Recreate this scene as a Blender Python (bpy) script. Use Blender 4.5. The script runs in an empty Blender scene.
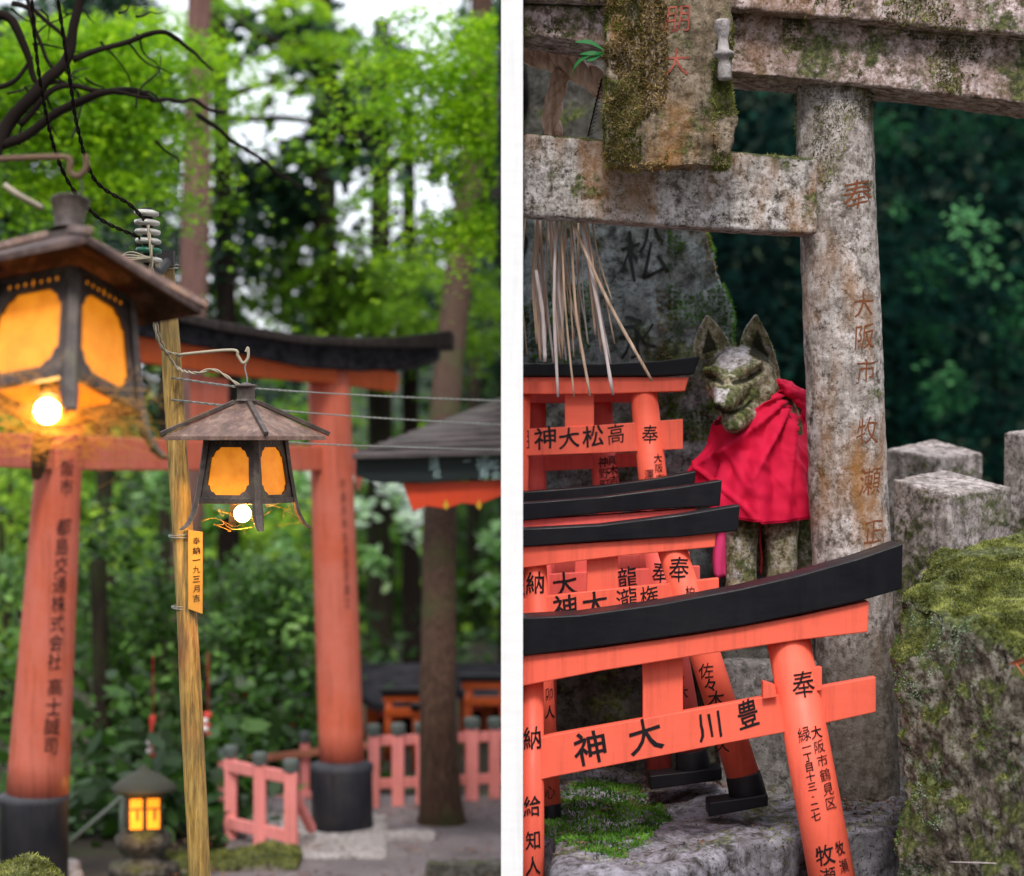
import bpy, bmesh, math, random
import numpy as np
from mathutils import Vector, Matrix, noise

random.seed(7); RNG = np.random.default_rng(7)
F = 2200.0; CZ = 1.51
SC = bpy.context.scene; COL = SC.collection
R = math.radians

def P(px, py, D):
    return Vector(((px - 512) / F * D, D, CZ + (438 - py) / F * D))

def S(r, g, b):
    f = lambda c: (c/255/12.92) if c/255 <= .04045 else ((c/255+.055)/1.055)**2.4
    return (f(r), f(g), f(b), 1)

# ---------------------------------------------------------------- materials
class N:
    def __init__(s, name):
        s.m = bpy.data.materials.new(name); s.m.use_nodes = True
        s.t = s.m.node_tree; s.t.nodes.clear()
        s.o = s.t.nodes.new('ShaderNodeOutputMaterial')
        s.tc = s.t.nodes.new('ShaderNodeTexCoord').outputs['Object']
    def n(s, typ, **kw):
        x = s.t.nodes.new(typ)
        for k, v in kw.items(): setattr(x, k, v)
        return x
    def put(s, sock, v):
        if hasattr(v, 'is_output') or isinstance(v, bpy.types.NodeSocket): s.t.links.new(v, sock)
        else: sock.default_value = v
    def vec(s, scale=(1, 1, 1), loc=(0, 0, 0), rot=(0, 0, 0)):
        x = s.n('ShaderNodeMapping'); s.put(x.inputs['Vector'], s.tc)
        x.inputs['Scale'].default_value = scale; x.inputs['Location'].default_value = loc; x.inputs['Rotation'].default_value = rot
        return x.outputs[0]
    def noise(s, scale, detail=5, rough=.6, vec=None, dist=0):
        x = s.n('ShaderNodeTexNoise'); s.put(x.inputs['Vector'], vec or s.tc)
        x.inputs['Scale'].default_value = scale; x.inputs['Detail'].default_value = detail
        x.inputs['Roughness'].default_value = rough; x.inputs['Distortion'].default_value = dist
        return x.outputs['Fac']
    def voro(s, scale, vec=None, feat='F1'):
        x = s.n('ShaderNodeTexVoronoi', feature=feat); s.put(x.inputs['Vector'], vec or s.tc)
        x.inputs['Scale'].default_value = scale
        return x.outputs['Distance']
    def ramp(s, fac, stops):
        x = s.n('ShaderNodeValToRGB'); s.put(x.inputs[0], fac)
        e = x.color_ramp.elements
        while len(e) < len(stops): e.new(.5)
        for i, (p, c) in enumerate(stops):
            e[i].position = p; e[i].color = c if hasattr(c, '__len__') else (c, c, c, 1)
        return x.outputs[0]
    def mix(s, fac, a, b, mode='MIX'):
        x = s.n('ShaderNodeMix', data_type='RGBA', blend_type=mode)
        s.put(x.inputs[0], fac); s.put(x.inputs[6], a); s.put(x.inputs[7], b)
        return x.outputs[2]
    def math(s, op, a, b=0.0, clamp=False):
        x = s.n('ShaderNodeMath', operation=op, use_clamp=clamp)
        s.put(x.inputs[0], a); s.put(x.inputs[1], b)
        return x.outputs[0]
    def normal_z(s, comp=2):
        g = s.n('ShaderNodeNewGeometry'); x = s.n('ShaderNodeSeparateXYZ')
        s.t.links.new(g.outputs['Normal'], x.inputs[0]); return x.outputs[comp]
    def pos(s, comp):
        x = s.n('ShaderNodeSeparateXYZ'); s.put(x.inputs[0], s.tc); return x.outputs[comp]
    def attr(s, name):
        return s.n('ShaderNodeAttribute', attribute_name=name).outputs['Fac']
    def bump(s, h, strength=.3, dist=.01):
        x = s.n('ShaderNodeBump'); s.put(x.inputs['Height'], h)
        x.inputs['Strength'].default_value = strength; x.inputs['Distance'].default_value = dist
        return x.outputs[0]
    def out(s, color, rough=.6, bump=None, metal=0, spec=.5, emis=None, estr=0, coat=0, transl=None, sub=0):
        b = s.n('ShaderNodeBsdfPrincipled')
        s.put(b.inputs['Base Color'], color); s.put(b.inputs['Roughness'], rough)
        s.put(b.inputs['Metallic'], metal); s.put(b.inputs['Specular IOR Level'], spec)
        s.put(b.inputs['Coat Weight'], coat)
        if bump is not None: s.put(b.inputs['Normal'], bump)
        if emis is not None:
            s.put(b.inputs['Emission Color'], emis); s.put(b.inputs['Emission Strength'], estr)
        sh = b.outputs[0]
        if transl is not None:
            tr = s.n('ShaderNodeBsdfTranslucent'); s.put(tr.inputs[0], transl[0])
            mx = s.n('ShaderNodeMixShader'); mx.inputs[0].default_value = transl[1]
            s.t.links.new(sh, mx.inputs[1]); s.t.links.new(tr.outputs[0], mx.inputs[2]); sh = mx.outputs[0]
        s.t.links.new(sh, s.o.inputs[0]); return s.m

def m_paint(name, col, dirt, rough=.42, grime=.35, grain=True, dirt_lo=.5):
    n = N(name)
    big = n.ramp(n.noise(5, 6, .65), [(dirt_lo-.08, 0.0), (dirt_lo+.22, 1.0)])
    g = n.noise(60, 4, .6, n.vec((.25, 1, 1)))
    c = n.mix(n.math('MULTIPLY', big, grime), col, dirt)
    st_ = n.ramp(n.noise(30, 6, .7, n.vec((1.6, 1.6, .10), loc=(3, 3, 3))), [(.50, 0.0), (.66, 1.0)])
    c = n.mix(n.math('MULTIPLY', st_, min(.55, grime*.8)), c, tuple(x*.45 for x in col[:3])+(1,))
    c = n.mix(.10, c, n.ramp(g, [(.3, tuple(x*.55 for x in col[:3])+(1,)), (.7, tuple(min(1, x*1.15) for x in col[:3])+(1,))]))
    spk = n.ramp(n.noise(170, 2, .5), [(.70, 0.0), (.76, 1.0)])
    c = n.mix(n.math('MULTIPLY', spk, .35), c, dirt)
    r = n.ramp(n.noise(9, 5), [(.3, rough-.1), (.7, rough+.2)])
    return n.out(c, r, n.bump(g, .12, .004), spec=.4 if max(col[:3]) > .1 else .22)

VERM = m_paint('vermilion_paint', (1.0, .150, .085, 1), (.74, .10, .055, 1), .5, .45)
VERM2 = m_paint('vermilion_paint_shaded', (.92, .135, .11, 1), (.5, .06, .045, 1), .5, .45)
OLDRED = m_paint('weathered_vermilion', (.56, .105, .045, 1), (.60, .165, .115, 1), .5, .9, dirt_lo=.40)
ORANGE = m_paint('orange_beam_paint', (.62, .10, .012, 1), (.36, .055, .01, 1), .5, .5)
PINK = m_paint('faded_pink_paint', (.82, .27, .25, 1), (.60, .19, .15, 1), .6, .6)
BLACK = m_paint('black_lacquer', (.006, .006, .009, 1), (.018, .016, .018, 1), .36, .6)
DARKBASE = m_paint('dark_base_paint', (.035, .037, .05, 1), (.09, .085, .08, 1), .55, .8)
WHITE = m_paint('white_divider_paint', (.90, .90, .90, 1), (.86, .86, .85, 1), .8, .2)

def m_flat(name, col, rough=.6, **k):
    n = N(name); k.setdefault('spec', .25)
    c = n.mix(n.math('MULTIPLY', n.noise(45, 4), .5), col, tuple(x*.6 for x in col[:3])+(1,))
    return n.out(c, rough, n.bump(n.noise(90, 4), .15, .003), **k)
INK = m_flat('black_ink', (.012, .010, .012, 1), .5)
IRON = m_flat('dark_iron', (.03, .028, .028, 1), .55, metal=.3)
CAPG = m_flat('grey_green_cap', (.10, .12, .11, 1), .6)
GALV = m_flat('galvanised_wire', (.32, .33, .30, 1), .45, metal=.4)
CREAM = m_flat('cream_iron', (.42, .36, .26, 1), .6)
PALE = m_flat('pale_lettering', (.35, .50, .48, 1), .7)
ENGR = m_flat('red_engraving', (.22, .070, .025, 1), .9)
ENGR2 = m_flat('bright_red_engraving', (.40, .10, .07, 1), .9)
ENGD = m_flat('dark_engraving', (.035, .042, .038, 1), .95)
TWIG = m_flat('dark_bark_twig', (.016, .011, .009, 1), .9, spec=.1)
STRING = m_flat('red_string', (.5, .03, .04, 1), .8)
PIPE = m_flat('dark_pipe', (.05, .055, .065, 1), .4)

def m_stone(name, light, mid, dark, moss=.0, mossz=.5, stain=0, scale=1., lich=.5, bumps=.6, base_dark=None, streak=.4, masks=False):
    n = N(name)
    a = n.noise(9*scale, 8, .7); b = n.noise(42*scale, 6, .75); c3 = n.noise(160, 4, .7)
    c = n.ramp(b, [(.39, dark), (.48, mid), (.58, light)])
    c = n.mix(n.math('MULTIPLY', n.ramp(a, [(.40, 1.0), (.56, 0.0)]), .65), c, mid)
    pits = n.ramp(n.noise(110, 3, .75, n.vec(loc=(1, 8, 3))), [(.36, 1.0), (.43, 0.0)])
    c = n.mix(n.math('MULTIPLY', pits, .85), c, dark)
    vs = n.noise(14, 6, .7, n.vec((3.0, 3.0, .45)))
    c = n.mix(n.math('MULTIPLY', n.ramp(vs, [(.50, 0.0), (.68, 1.0)]), streak), c, dark)
    l = n.ramp(n.noise(24*scale, 5, .8, n.vec(loc=(3, 1, 7))), [(.56, 0.0), (.62, 1.0)])
    c = n.mix(n.math('MULTIPLY', l, lich), c, (min(1, light[0]*1.35), min(1, light[1]*1.33), min(1, light[2]*1.4), 1))
    if stain:
        sx = n.ramp(n.noise(5, 5, .6, n.vec((1.5, 1, .5), loc=(2, 0, 0))), [(.52, 0.0), (.66, 1.0)])
        c = n.mix(n.math('MULTIPLY', sx, stain), c, (.30, .13, .03, 1))
    mz = n.math('MULTIPLY', n.normal_z(), mossz)
    mf = n.math('ADD', n.math('ADD', n.noise(7*scale, 7, .7, n.vec(loc=(9, 4, 2))), mz), moss)
    mf = n.ramp(n.math('ADD', mf, n.math('MULTIPLY', n.math('SUBTRACT', n.noise(60, 4, .7), .5), .35)), [(.50, 0.0), (.60, 1.0)])
    mc = n.ramp(n.noise(75, 5, .7), [(.36, (.018, .026, .006, 1)), (.5, (.055, .068, .016, 1)), (.62, (.15, .165, .05, 1))])
    c = n.mix(n.math('MULTIPLY', mf, .92), c, mc)
    if base_dark:  # colour turns darker and browner towards the bottom
        pz = n.pos(2)
        d = n.ramp(n.math('ADD', n.math('MULTIPLY', n.math('SUBTRACT', base_dark[0], pz), base_dark[1]), n.math('MULTIPLY', n.noise(10, 6), .6)), [(.3, 0.0), (.9, 1.0)])
        c = n.mix(n.math('MULTIPLY', d, .75), c, (.055, .045, .032, 1))
    if masks:
        pn = n.math('ADD', n.attr('pale'), n.math('MULTIPLY', n.math('SUBTRACT', n.noise(38, 5, .75), .5), 1.5))
        pm = n.ramp(pn, [(.42, 0.0), (.62, 1.0)])
        lc_ = n.ramp(n.noise(90, 4, .8), [(.38, (.13, .10, .075, 1)), (.46, (.38, .34, .34, 1)), (.6, (.62, .58, .60, 1))])
        c = n.mix(n.math('MULTIPLY', pm, .9), c, lc_)
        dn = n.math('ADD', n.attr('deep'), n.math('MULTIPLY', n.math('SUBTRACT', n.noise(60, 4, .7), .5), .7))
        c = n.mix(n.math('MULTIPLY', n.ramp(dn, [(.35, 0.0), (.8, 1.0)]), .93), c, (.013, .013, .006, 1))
    h = n.math('ADD', n.math('MULTIPLY', b, .6), n.math('ADD', n.math('MULTIPLY', c3, .4), n.math('MULTIPLY', mf, .3)))
    return n.out(c, .9, n.bump(h, bumps, .006), spec=.2)

GRAN = m_stone('lichened_granite', (.62, .56, .53, 1), (.33, .28, .25, 1), (.065, .052, .042, 1), moss=-0.1, mossz=.25, stain=.8, streak=.65, base_dark=(.55, 2.2))
GRAN2 = m_stone('speckled_beam_stone', (.68, .63, .61, 1), (.34, .30, .27, 1), (.04, .033, .028, 1), moss=-0.1, mossz=.3, stain=.6, streak=.65)
GRANP = m_stone('pinkish_mossy_beam_stone', (.70, .57, .57, 1), (.33, .235, .20, 1), (.06, .045, .032, 1), moss=-0.01, mossz=.2, stain=.3, streak=.6)
PLAQ = m_stone('mossy_plaque_stone', (.36, .29, .22, 1), (.20, .15, .10, 1), (.05, .04, .025, 1), moss=0.0, mossz=.1, stain=.8, streak=.6, bumps=1)
POST = m_stone('grey_post_stone', (.50, .44, .42, 1), (.26, .22, .20, 1), (.06, .052, .045, 1), moss=-0.03, mossz=-.3, streak=.8, lich=.3)
LEDGE = m_stone('damp_ledge_stone', (.30, .29, .33, 1), (.16, .15, .165, 1), (.03, .026, .022, 1), moss=-0.12, mossz=.08, scale=.6, lich=.3)
BLOCKS = m_stone('dark_wet_block_stone', (.14, .135, .12, 1), (.07, .065, .055, 1), (.02, .018, .014, 1), moss=-0.06, mossz=.15, scale=.8, lich=.15)
MOSSY = m_stone('moss_covered_boulder', (.34, .31, .26, 1), (.12, .10, .07, 1), (.012, .010, .007, 1), moss=-.035, mossz=.42, scale=1.2, lich=.25, bumps=1)
STELE = m_stone('blue_grey_stele_stone', (.40, .45, .45, 1), (.22, .25, .25, 1), (.05, .055, .05, 1), moss=-.04, mossz=.1, scale=.6, lich=.3)
PEDES = m_stone('grey_block_stone', (.28, .26, .25, 1), (.15, .14, .13, 1), (.05, .045, .04, 1), moss=-0.12, mossz=.1)
FOXM = m_stone('mossy_fox_stone', (.46, .42, .35, 1), (.24, .20, .115, 1), (.045, .04, .02, 1), moss=0.05, mossz=.05, scale=1.5, lich=.35, streak=.1, masks=True)
PADS = m_stone('pale_pad_stone', (.42, .39, .38, 1), (.30, .27, .26, 1), (.16, .14, .13, 1), moss=-0.2, mossz=.1, streak=0)

def m_leaf(name, c0, c1, c2, tr=.45, rough=.5, spec=.3):
    n = N(name)
    c = n.ramp(n.attr('tint'), [(0, c0), (.5, c1), (1, c2)])
    return n.out(c, rough, spec=spec, transl=(n.mix(.0, c, c), tr))
MAPLE = m_leaf('maple_leaf', (.05, .14, .005, 1), (.19, .41, .010, 1), (.40, .64, .018, 1), .55)
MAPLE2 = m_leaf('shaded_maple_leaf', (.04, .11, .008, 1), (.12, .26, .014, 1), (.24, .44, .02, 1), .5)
CONI = m_leaf('conifer_needles', (.010, .032, .018, 1), (.028, .075, .038, 1), (.07, .15, .065, 1), .3)
SHRUBM = m_leaf('shrub_leaf', (.018, .055, .007, 1), (.065, .17, .018, 1), (.21, .40, .07, 1), .35, .4, .35)
WOODM = m_leaf('far_wood_leaf', (.02, .06, .008, 1), (.11, .26, .016, 1), (.40, .62, .05, 1), .5)
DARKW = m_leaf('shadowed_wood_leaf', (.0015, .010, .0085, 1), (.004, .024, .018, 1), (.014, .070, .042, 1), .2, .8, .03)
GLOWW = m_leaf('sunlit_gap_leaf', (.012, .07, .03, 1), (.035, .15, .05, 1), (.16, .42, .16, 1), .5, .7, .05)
MOSST = m_leaf('moss_tuft', (.035, .040, .008, 1), (.15, .165, .034, 1), (.44, .46, .14, 1), .3, .8, .1)
MOSSG = m_leaf('green_moss_tuft', (.03, .09, .01, 1), (.08, .22, .02, 1), (.20, .42, .06, 1), .3, .8, .1)
LITTER = m_leaf('dead_needle', (.05, .02, .012, 1), (.14, .06, .035, 1), (.28, .16, .10, 1), .1, .9, .1)
BLADE = m_leaf('fresh_blade', (.03, .20, .05, 1), (.06, .36, .12, 1), (.12, .5, .2, 1), .4)

def m_bark(name, a, b, moss=0):
    n = N(name)
    g = n.noise(13, 7, .7, n.vec((5, 5, .45)), dist=.4)
    c = n.ramp(g, [(.32, b), (.62, a)])
    mf = n.ramp(n.noise(4, 5), [(.5, 0.0), (.65, 1.0)])
    c = n.mix(n.math('MULTIPLY', mf, moss), c, (.05, .075, .02, 1))
    return n.out(c, .9, n.bump(g, .8, .02), spec=.15)
BARK = m_bark('cedar_bark', (.11, .062, .042, 1), (.022, .014, .010, 1), .5)
BARKR = m_bark('reddish_cedar_bark', (.26, .14, .12, 1), (.09, .05, .04, 1), .15)
BARKD = m_bark('shaded_bark', (.045, .035, .022, 1), (.012, .01, .008, 1), .4)
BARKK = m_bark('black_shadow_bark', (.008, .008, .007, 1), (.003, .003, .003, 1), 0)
BARKL = m_bark('pale_bark', (.30, .22, .16, 1), (.12, .08, .06, 1), .3)

def m_bamboo():
    n = N('weathered_pole_wood')
    g = n.noise(20, 7, .7, n.vec((6, 6, .5)))
    c = n.ramp(g, [(.36, (.11, .055, .014, 1)), (.5, (.34, .20, .042, 1)), (.62, (.52, .34, .095, 1))])
    red = n.ramp(n.noise(5, 4, .6, n.vec((2, 2, .6), loc=(1, 5, 0))), [(.54, 0.0), (.66, 1.0)])
    c = n.mix(n.math('MULTIPLY', red, .55), c, (.26, .065, .03, 1))
    gr = n.ramp(n.noise(3.5, 5, .7, n.vec(loc=(4, 0, 3))), [(.45, 0.0), (.6, 1.0)])
    c = n.mix(n.math('MULTIPLY', gr, .4), c, (.13, .125, .06, 1))
    return n.out(c, .6, n.bump(g, .3, .004))
POLE = m_bamboo()

def m_rust():
    n = N('rusty_roof_metal')
    g = n.noise(22, 8, .75)
    c = n.ramp(g, [(.3, (.05, .032, .028, 1)), (.5, (.16, .095, .075, 1)), (.68, (.34, .24, .19, 1))])
    d = n.ramp(n.noise(60, 5, .7, n.vec(loc=(2, 2, 2))), [(.56, 0.0), (.66, 1.0)])
    c = n.mix(n.math('MULTIPLY', d, .5), c, (.38, .20, .10, 1))
    return n.out(c, .6, n.bump(g, .3, .003), spec=.4)
RUST = m_rust()
def m_rustd():
    n = N('dark_rusty_roof'); g = n.noise(22, 8, .75)
    c = n.ramp(g, [(.38, (.018, .011, .010, 1)), (.5, (.055, .032, .026, 1)), (.62, (.13, .08, .065, 1))])
    return n.out(c, .65, n.bump(g, .35, .003), spec=.25)
RUSTD = m_rustd()
def m_lframe():
    n = N('oxidised_lantern_frame')
    g = n.noise(30, 8, .75)
    c = n.ramp(g, [(.3, (.018, .013, .011, 1)), (.52, (.065, .045, .036, 1)), (.66, (.14, .105, .08, 1))])
    d = n.ramp(n.noise(12, 5, .7, n.vec(loc=(5, 2, 2))), [(.56, 0.0), (.66, 1.0)])
    c = n.mix(n.math('MULTIPLY', d, .5), c, (.10, .10, .045, 1))
    return n.out(c, .55, n.bump(g, .35, .003), spec=.5)
LFRAME = m_lframe()
def m_amber():
    n = N('lit_amber_pane')
    g = n.noise(28, 6, .7); z = n.noise(9, 3)
    c = n.ramp(g, [(.25, (.62, .17, .004, 1)), (.5, (.84, .255, .009, 1)), (.75, (.95, .32, .018, 1))])
    sp = n.ramp(n.noise(130, 3, .6), [(.68, 0.0), (.74, 1.0)])
    c = n.mix(n.math('MULTIPLY', sp, .6), c, (.35, .08, .003, 1))
    return n.out(c, .5, emis=c, estr=n.ramp(z, [(.3, .50), (.7, .66)]))
AMBER = m_amber()
def m_emit(name, col, st):
    n = N(name); return n.out(col, .5, emis=col, estr=st)
BULB = m_emit('lit_bulb', (1, .62, .20, 1), 60)
GLOWWIN = m_emit('lit_lantern_window', (1, .33, .015, 1), .95)
COBWEB = m_leaf('dusty_cobweb', (.7, .45, .12, 1), (.8, .55, .2, 1), (.9, .7, .35, 1), .5)

def m_ceramic():
    n = N('white_porcelain')
    c = n.ramp(n.noise(30, 5), [(.35, (.24, .23, .20, 1)), (.6, (.48, .46, .42, 1))])
    return n.out(c, .3, spec=.6)
CERAM = m_ceramic()
GREENC = m_flat('green_glaze', (.02, .12, .07, 1), .3)

def m_cloth():
    n = N('crimson_cotton')
    w = n.noise(400, 2, .5); c = n.mix(n.noise(12, 4), (.58, .005, .035, 1), (.78, .013, .075, 1))
    return n.out(c, .75, n.bump(w, .12, .001), spec=.2, transl=((.8, .02, .06, 1), .12))
CLOTH = m_cloth()
PINKC = m_flat('bright_pink_cloth', (.85, .06, .22, 1), .8)

def m_straw(name='dry_straw', a=(.58, .42, .32, 1), b=(.24, .14, .08, 1)):
    n = N(name)
    g = n.noise(8, 5, .6, n.vec((9, 9, 1)))
    return n.out(n.ramp(g, [(.3, b), (.65, a)]), .7, spec=.3)
STRAW = m_straw(); STRAWP = m_straw('pale_straw', (.68, .60, .60, 1), (.38, .28, .24, 1))
ROPE = m_straw('twisted_rope', (.85, .60, .46, 1), (.34, .18, .11, 1))

def m_ground(name, a, b, c_, moss=.3, sc=1.):
    n = N(name)
    g = n.noise(3*sc, 8, .7); f = n.noise(60, 5, .7)
    c = n.ramp(n.math('ADD', n.math('MULTIPLY', g, .6), n.math('MULTIPLY', f, .4)), [(.35, a), (.5, b), (.65, c_)])
    mf = n.ramp(n.noise(2.2, 6, .7, n.vec(loc=(8, 3, 0))), [(.5, 0.0), (.62, 1.0)])
    c = n.mix(n.math('MULTIPLY', mf, moss), c, (.05, .075, .015, 1))
    return n.out(c, .85, n.bump(f, .5, .01), spec=.25)
EARTH = m_ground('forest_earth', (.015, .011, .008, 1), (.032, .024, .017, 1), (.07, .05, .035, 1), .8)
ASPH = m_ground('worn_asphalt', (.10, .085, .09, 1), (.16, .135, .14, 1), (.24, .20, .20, 1), .15)
HILL = m_ground('wooded_slope', (.006, .013, .007, 1), (.013, .028, .014, 1), (.025, .05, .02, 1), .3, .3)
HILLD = m_ground('shadowed_slope', (.0015, .006, .005, 1), (.003, .012, .009, 1), (.006, .022, .015, 1), .0, .05)

def m_roof():
    n = N('grey_bark_roof')
    g = n.noise(10, 7, .7, n.vec((.6, 3, 6)))
    return n.out(n.ramp(g, [(.38, (.018, .014, .014, 1)), (.62, (.11, .09, .088, 1))]), .8, n.bump(g, .7, .01))
ROOF = m_roof()
def m_kroof():
    n = N('black_gate_roof')
    g = n.noise(8, 6, .7, n.vec((1, 3, 3)))
    return n.out(n.ramp(g, [(.4, (.006, .006, .008, 1)), (.62, (.030, .028, .034, 1))]), .8, spec=.12, bump= n.bump(g, .4, .01))
KROOF = m_kroof()

# ---------------------------------------------------------------- mesh building
class MB:
    def __init__(s): s.v = []; s.f = []; s.sm = []
    def add(s, vs, fs, smooth=False):
        o = len(s.v); s.v += [Vector(v) for v in vs]
        s.f += [tuple(i+o for i in f) for f in fs]; s.sm += [smooth]*len(fs); return s
    def hexa(s, c, smooth=False):   # 4 bottom (ccw), 4 top
        return s.add(c, [(3, 2, 1, 0), (4, 5, 6, 7), (0, 1, 5, 4), (1, 2, 6, 5), (2, 3, 7, 6), (3, 0, 4, 7)], smooth)
    def box(s, c, sz, M=None):
        x, y, z = [a/2 for a in sz]; c = Vector(c)
        q = [(-x, -y, -z), (x, -y, -z), (x, y, -z), (-x, y, -z), (-x, -y, z), (x, -y, z), (x, y, z), (-x, y, z)]
        return s.hexa([c + ((M @ Vector(p)) if M else Vector(p)) for p in q])
    def bar(s, a, b, w, h=None, up=Vector((0, 0, 1))):   # box bar from a to b
        a, b = Vector(a), Vector(b); h = h or w; d = (b-a).normalized()
        sd = d.cross(up)
        if sd.length < 1e-4: sd = Vector((1, 0, 0))
        sd.normalize(); u = sd.cross(d)
        sd *= w/2; u *= h/2
        return s.hexa([a-sd-u, a+sd-u, a+sd+u, a-sd+u, b-sd-u, b+sd-u, b+sd+u, b-sd+u])
    def tube(s, pts, rad, n=10, caps=True, smooth=True, jitter=0, flat=1.):
        pts = [Vector(p) for p in pts]
        if not hasattr(rad, '__len__'): rad = [rad]*len(pts)
        vs, fs = [], []; prev = None
        for i, p in enumerate(pts):
            d = (pts[min(i+1, len(pts)-1)] - pts[max(i-1, 0)]).normalized()
            if prev is None:
                a = d.cross(Vector((0, 1, 0)))
                if a.length < .2: a = d.cross(Vector((1, 0, 0)))
            else: a = prev - d*prev.dot(d)
            a.normalize(); prev = a; b = d.cross(a)
            for k in range(n):
                t = 2*math.pi*k/n; r = rad[i]
                if jitter:
                    q = p*6 + Vector((math.cos(t), math.sin(t), 0))*1.5
                    r *= 1 + jitter*noise.noise(q)
                vs.append(p + a*(math.cos(t)*r) + b*(math.sin(t)*r*flat))
        for i in range(len(pts)-1):
            for k in range(n):
                k2 = (k+1) % n
                fs.append((i*n+k, i*n+k2, (i+1)*n+k2, (i+1)*n+k))
        s.add(vs, fs, smooth)
        if caps:
            o = len(s.v) - len(vs)
            s.f += [tuple(o+k for k in reversed(range(n))), tuple(o+(len(pts)-1)*n+k for k in range(n))]; s.sm += [False, False]
        return s
    def lathe(s, prof, c, n=24, M=None, smooth=True):   # prof [(r,z)]
        c = Vector(c); vs = []; fs = []
        for r, z in prof:
            for k in range(n):
                t = 2*math.pi*k/n; p = Vector((r*math.cos(t), r*math.sin(t), z)); vs.append(c + (M @ p if M else p))
        m = len(prof)
        for i in range(m-1):
            for k in range(n):
                k2 = (k+1) % n; fs.append((i*n+k, i*n+k2, (i+1)*n+k2, (i+1)*n+k))
        s.add(vs, fs, smooth); o = len(s.v)-len(vs)
        s.f += [tuple(o+k for k in reversed(range(n))), tuple(o+(m-1)*n+k for k in range(n))]; s.sm += [False, False]
        return s
    def ell(s, c, r, M=None, n=20, m=12):
        c = Vector(c); vs = []; fs = []
        for i in range(m+1):
            a = math.pi*i/m
            for k in range(n):
                t = 2*math.pi*k/n
                p = Vector((r[0]*math.sin(a)*math.cos(t), r[1]*math.sin(a)*math.sin(t), -r[2]*math.cos(a)))
                vs.append(c + (M @ p if M else p))
        for i in range(m):
            for k in range(n):
                k2 = (k+1) % n; fs.append((i*n+k, i*n+k2, (i+1)*n+k2, (i+1)*n+k))
        return s.add(vs, fs, True)
    def prism(s, poly, D0, D1, same=True):   # poly in px at depth D0, extruded straight back in world Y to D1
        a = [P(x, y, D0) for x, y in poly]; b = [Vector((v.x, D1 + (v.y-D0), v.z)) for v in a]; n = len(poly)
        return s.add(a+b, [tuple(range(n)), tuple(reversed(range(n, 2*n)))] + [(i, i+n, (i+1) % n+n, (i+1) % n) for i in range(n)])
    def strip(s, st, Df, th):   # beam: stations (px, ytop, ybot[, px_bottom]); Df(px) depth; th world thickness
        vs = []; fs = []
        for q in st:
            x, a, b = q[:3]; xb = q[3] if len(q) > 3 else x
            D = Df(x); t = P(x, a, D); u = P(xb, b, D); y = Vector((0, th, 0))
            vs += [t, u, u+y, t+y]
        n = len(st)
        for i in range(n-1):
            for k in range(4):
                k2 = (k+1) % 4; fs.append((i*4+k, i*4+k2, (i+1)*4+k2, (i+1)*4+k))
        fs += [(3, 2, 1, 0), tuple((n-1)*4+k for k in range(4))]
        return s.add(vs, fs)
    def xform(s, M): s.v = [M @ v for v in s.v]; return s

def fix_normals(me):
    bm = bmesh.new(); bm.from_mesh(me); bmesh.ops.recalc_face_normals(bm, faces=bm.faces); bm.to_mesh(me); bm.free()

def props(o, label=None, cat=None, group=None, kind=None):
    if label: o['label'] = label
    if cat: o['category'] = cat
    if group: o['group'] = group
    if kind: o['kind'] = kind
    return o

def root(name, loc, label, cat, group=None):
    o = bpy.data.objects.new(name, None); COL.objects.link(o); o.empty_display_size = .05
    o.location = loc; props(o, label, cat, group); return o

def rootloc(parent):
    while parent.parent: parent = parent.parent
    return Vector(parent.location)

def link(me, name, mat, parent=None, bevel=0):
    me.name = name; o = bpy.data.objects.new(name, me); COL.objects.link(o)
    me.materials.clear(); me.materials.append(mat)
    if parent: o.parent = parent
    if bevel:
        b = o.modifiers.new('edge', 'BEVEL'); b.width = bevel; b.segments = 2; b.limit_method = 'ANGLE'; b.angle_limit = R(35)
        b.use_clamp_overlap = True
    return o

def build(mb, name, mat, parent=None, bevel=0, base=None):
    """parent given: a part (world coords turned local). Otherwise a one-mesh thing with its origin at its base."""
    me = bpy.data.meshes.new(name)
    if parent: off = rootloc(parent)
    else:
        xs = [v.x for v in mb.v]; ys = [v.y for v in mb.v]; zs = [v.z for v in mb.v]
        off = Vector(((min(xs)+max(xs))/2, (min(ys)+max(ys))/2, min(zs)))
    me.from_pydata([tuple(v-off) for v in mb.v], [], mb.f)
    me.polygons.foreach_set('use_smooth', mb.sm); me.update(); fix_normals(me)
    o = link(me, name, mat, parent, bevel)
    if not parent: o.location = off
    return o

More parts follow.
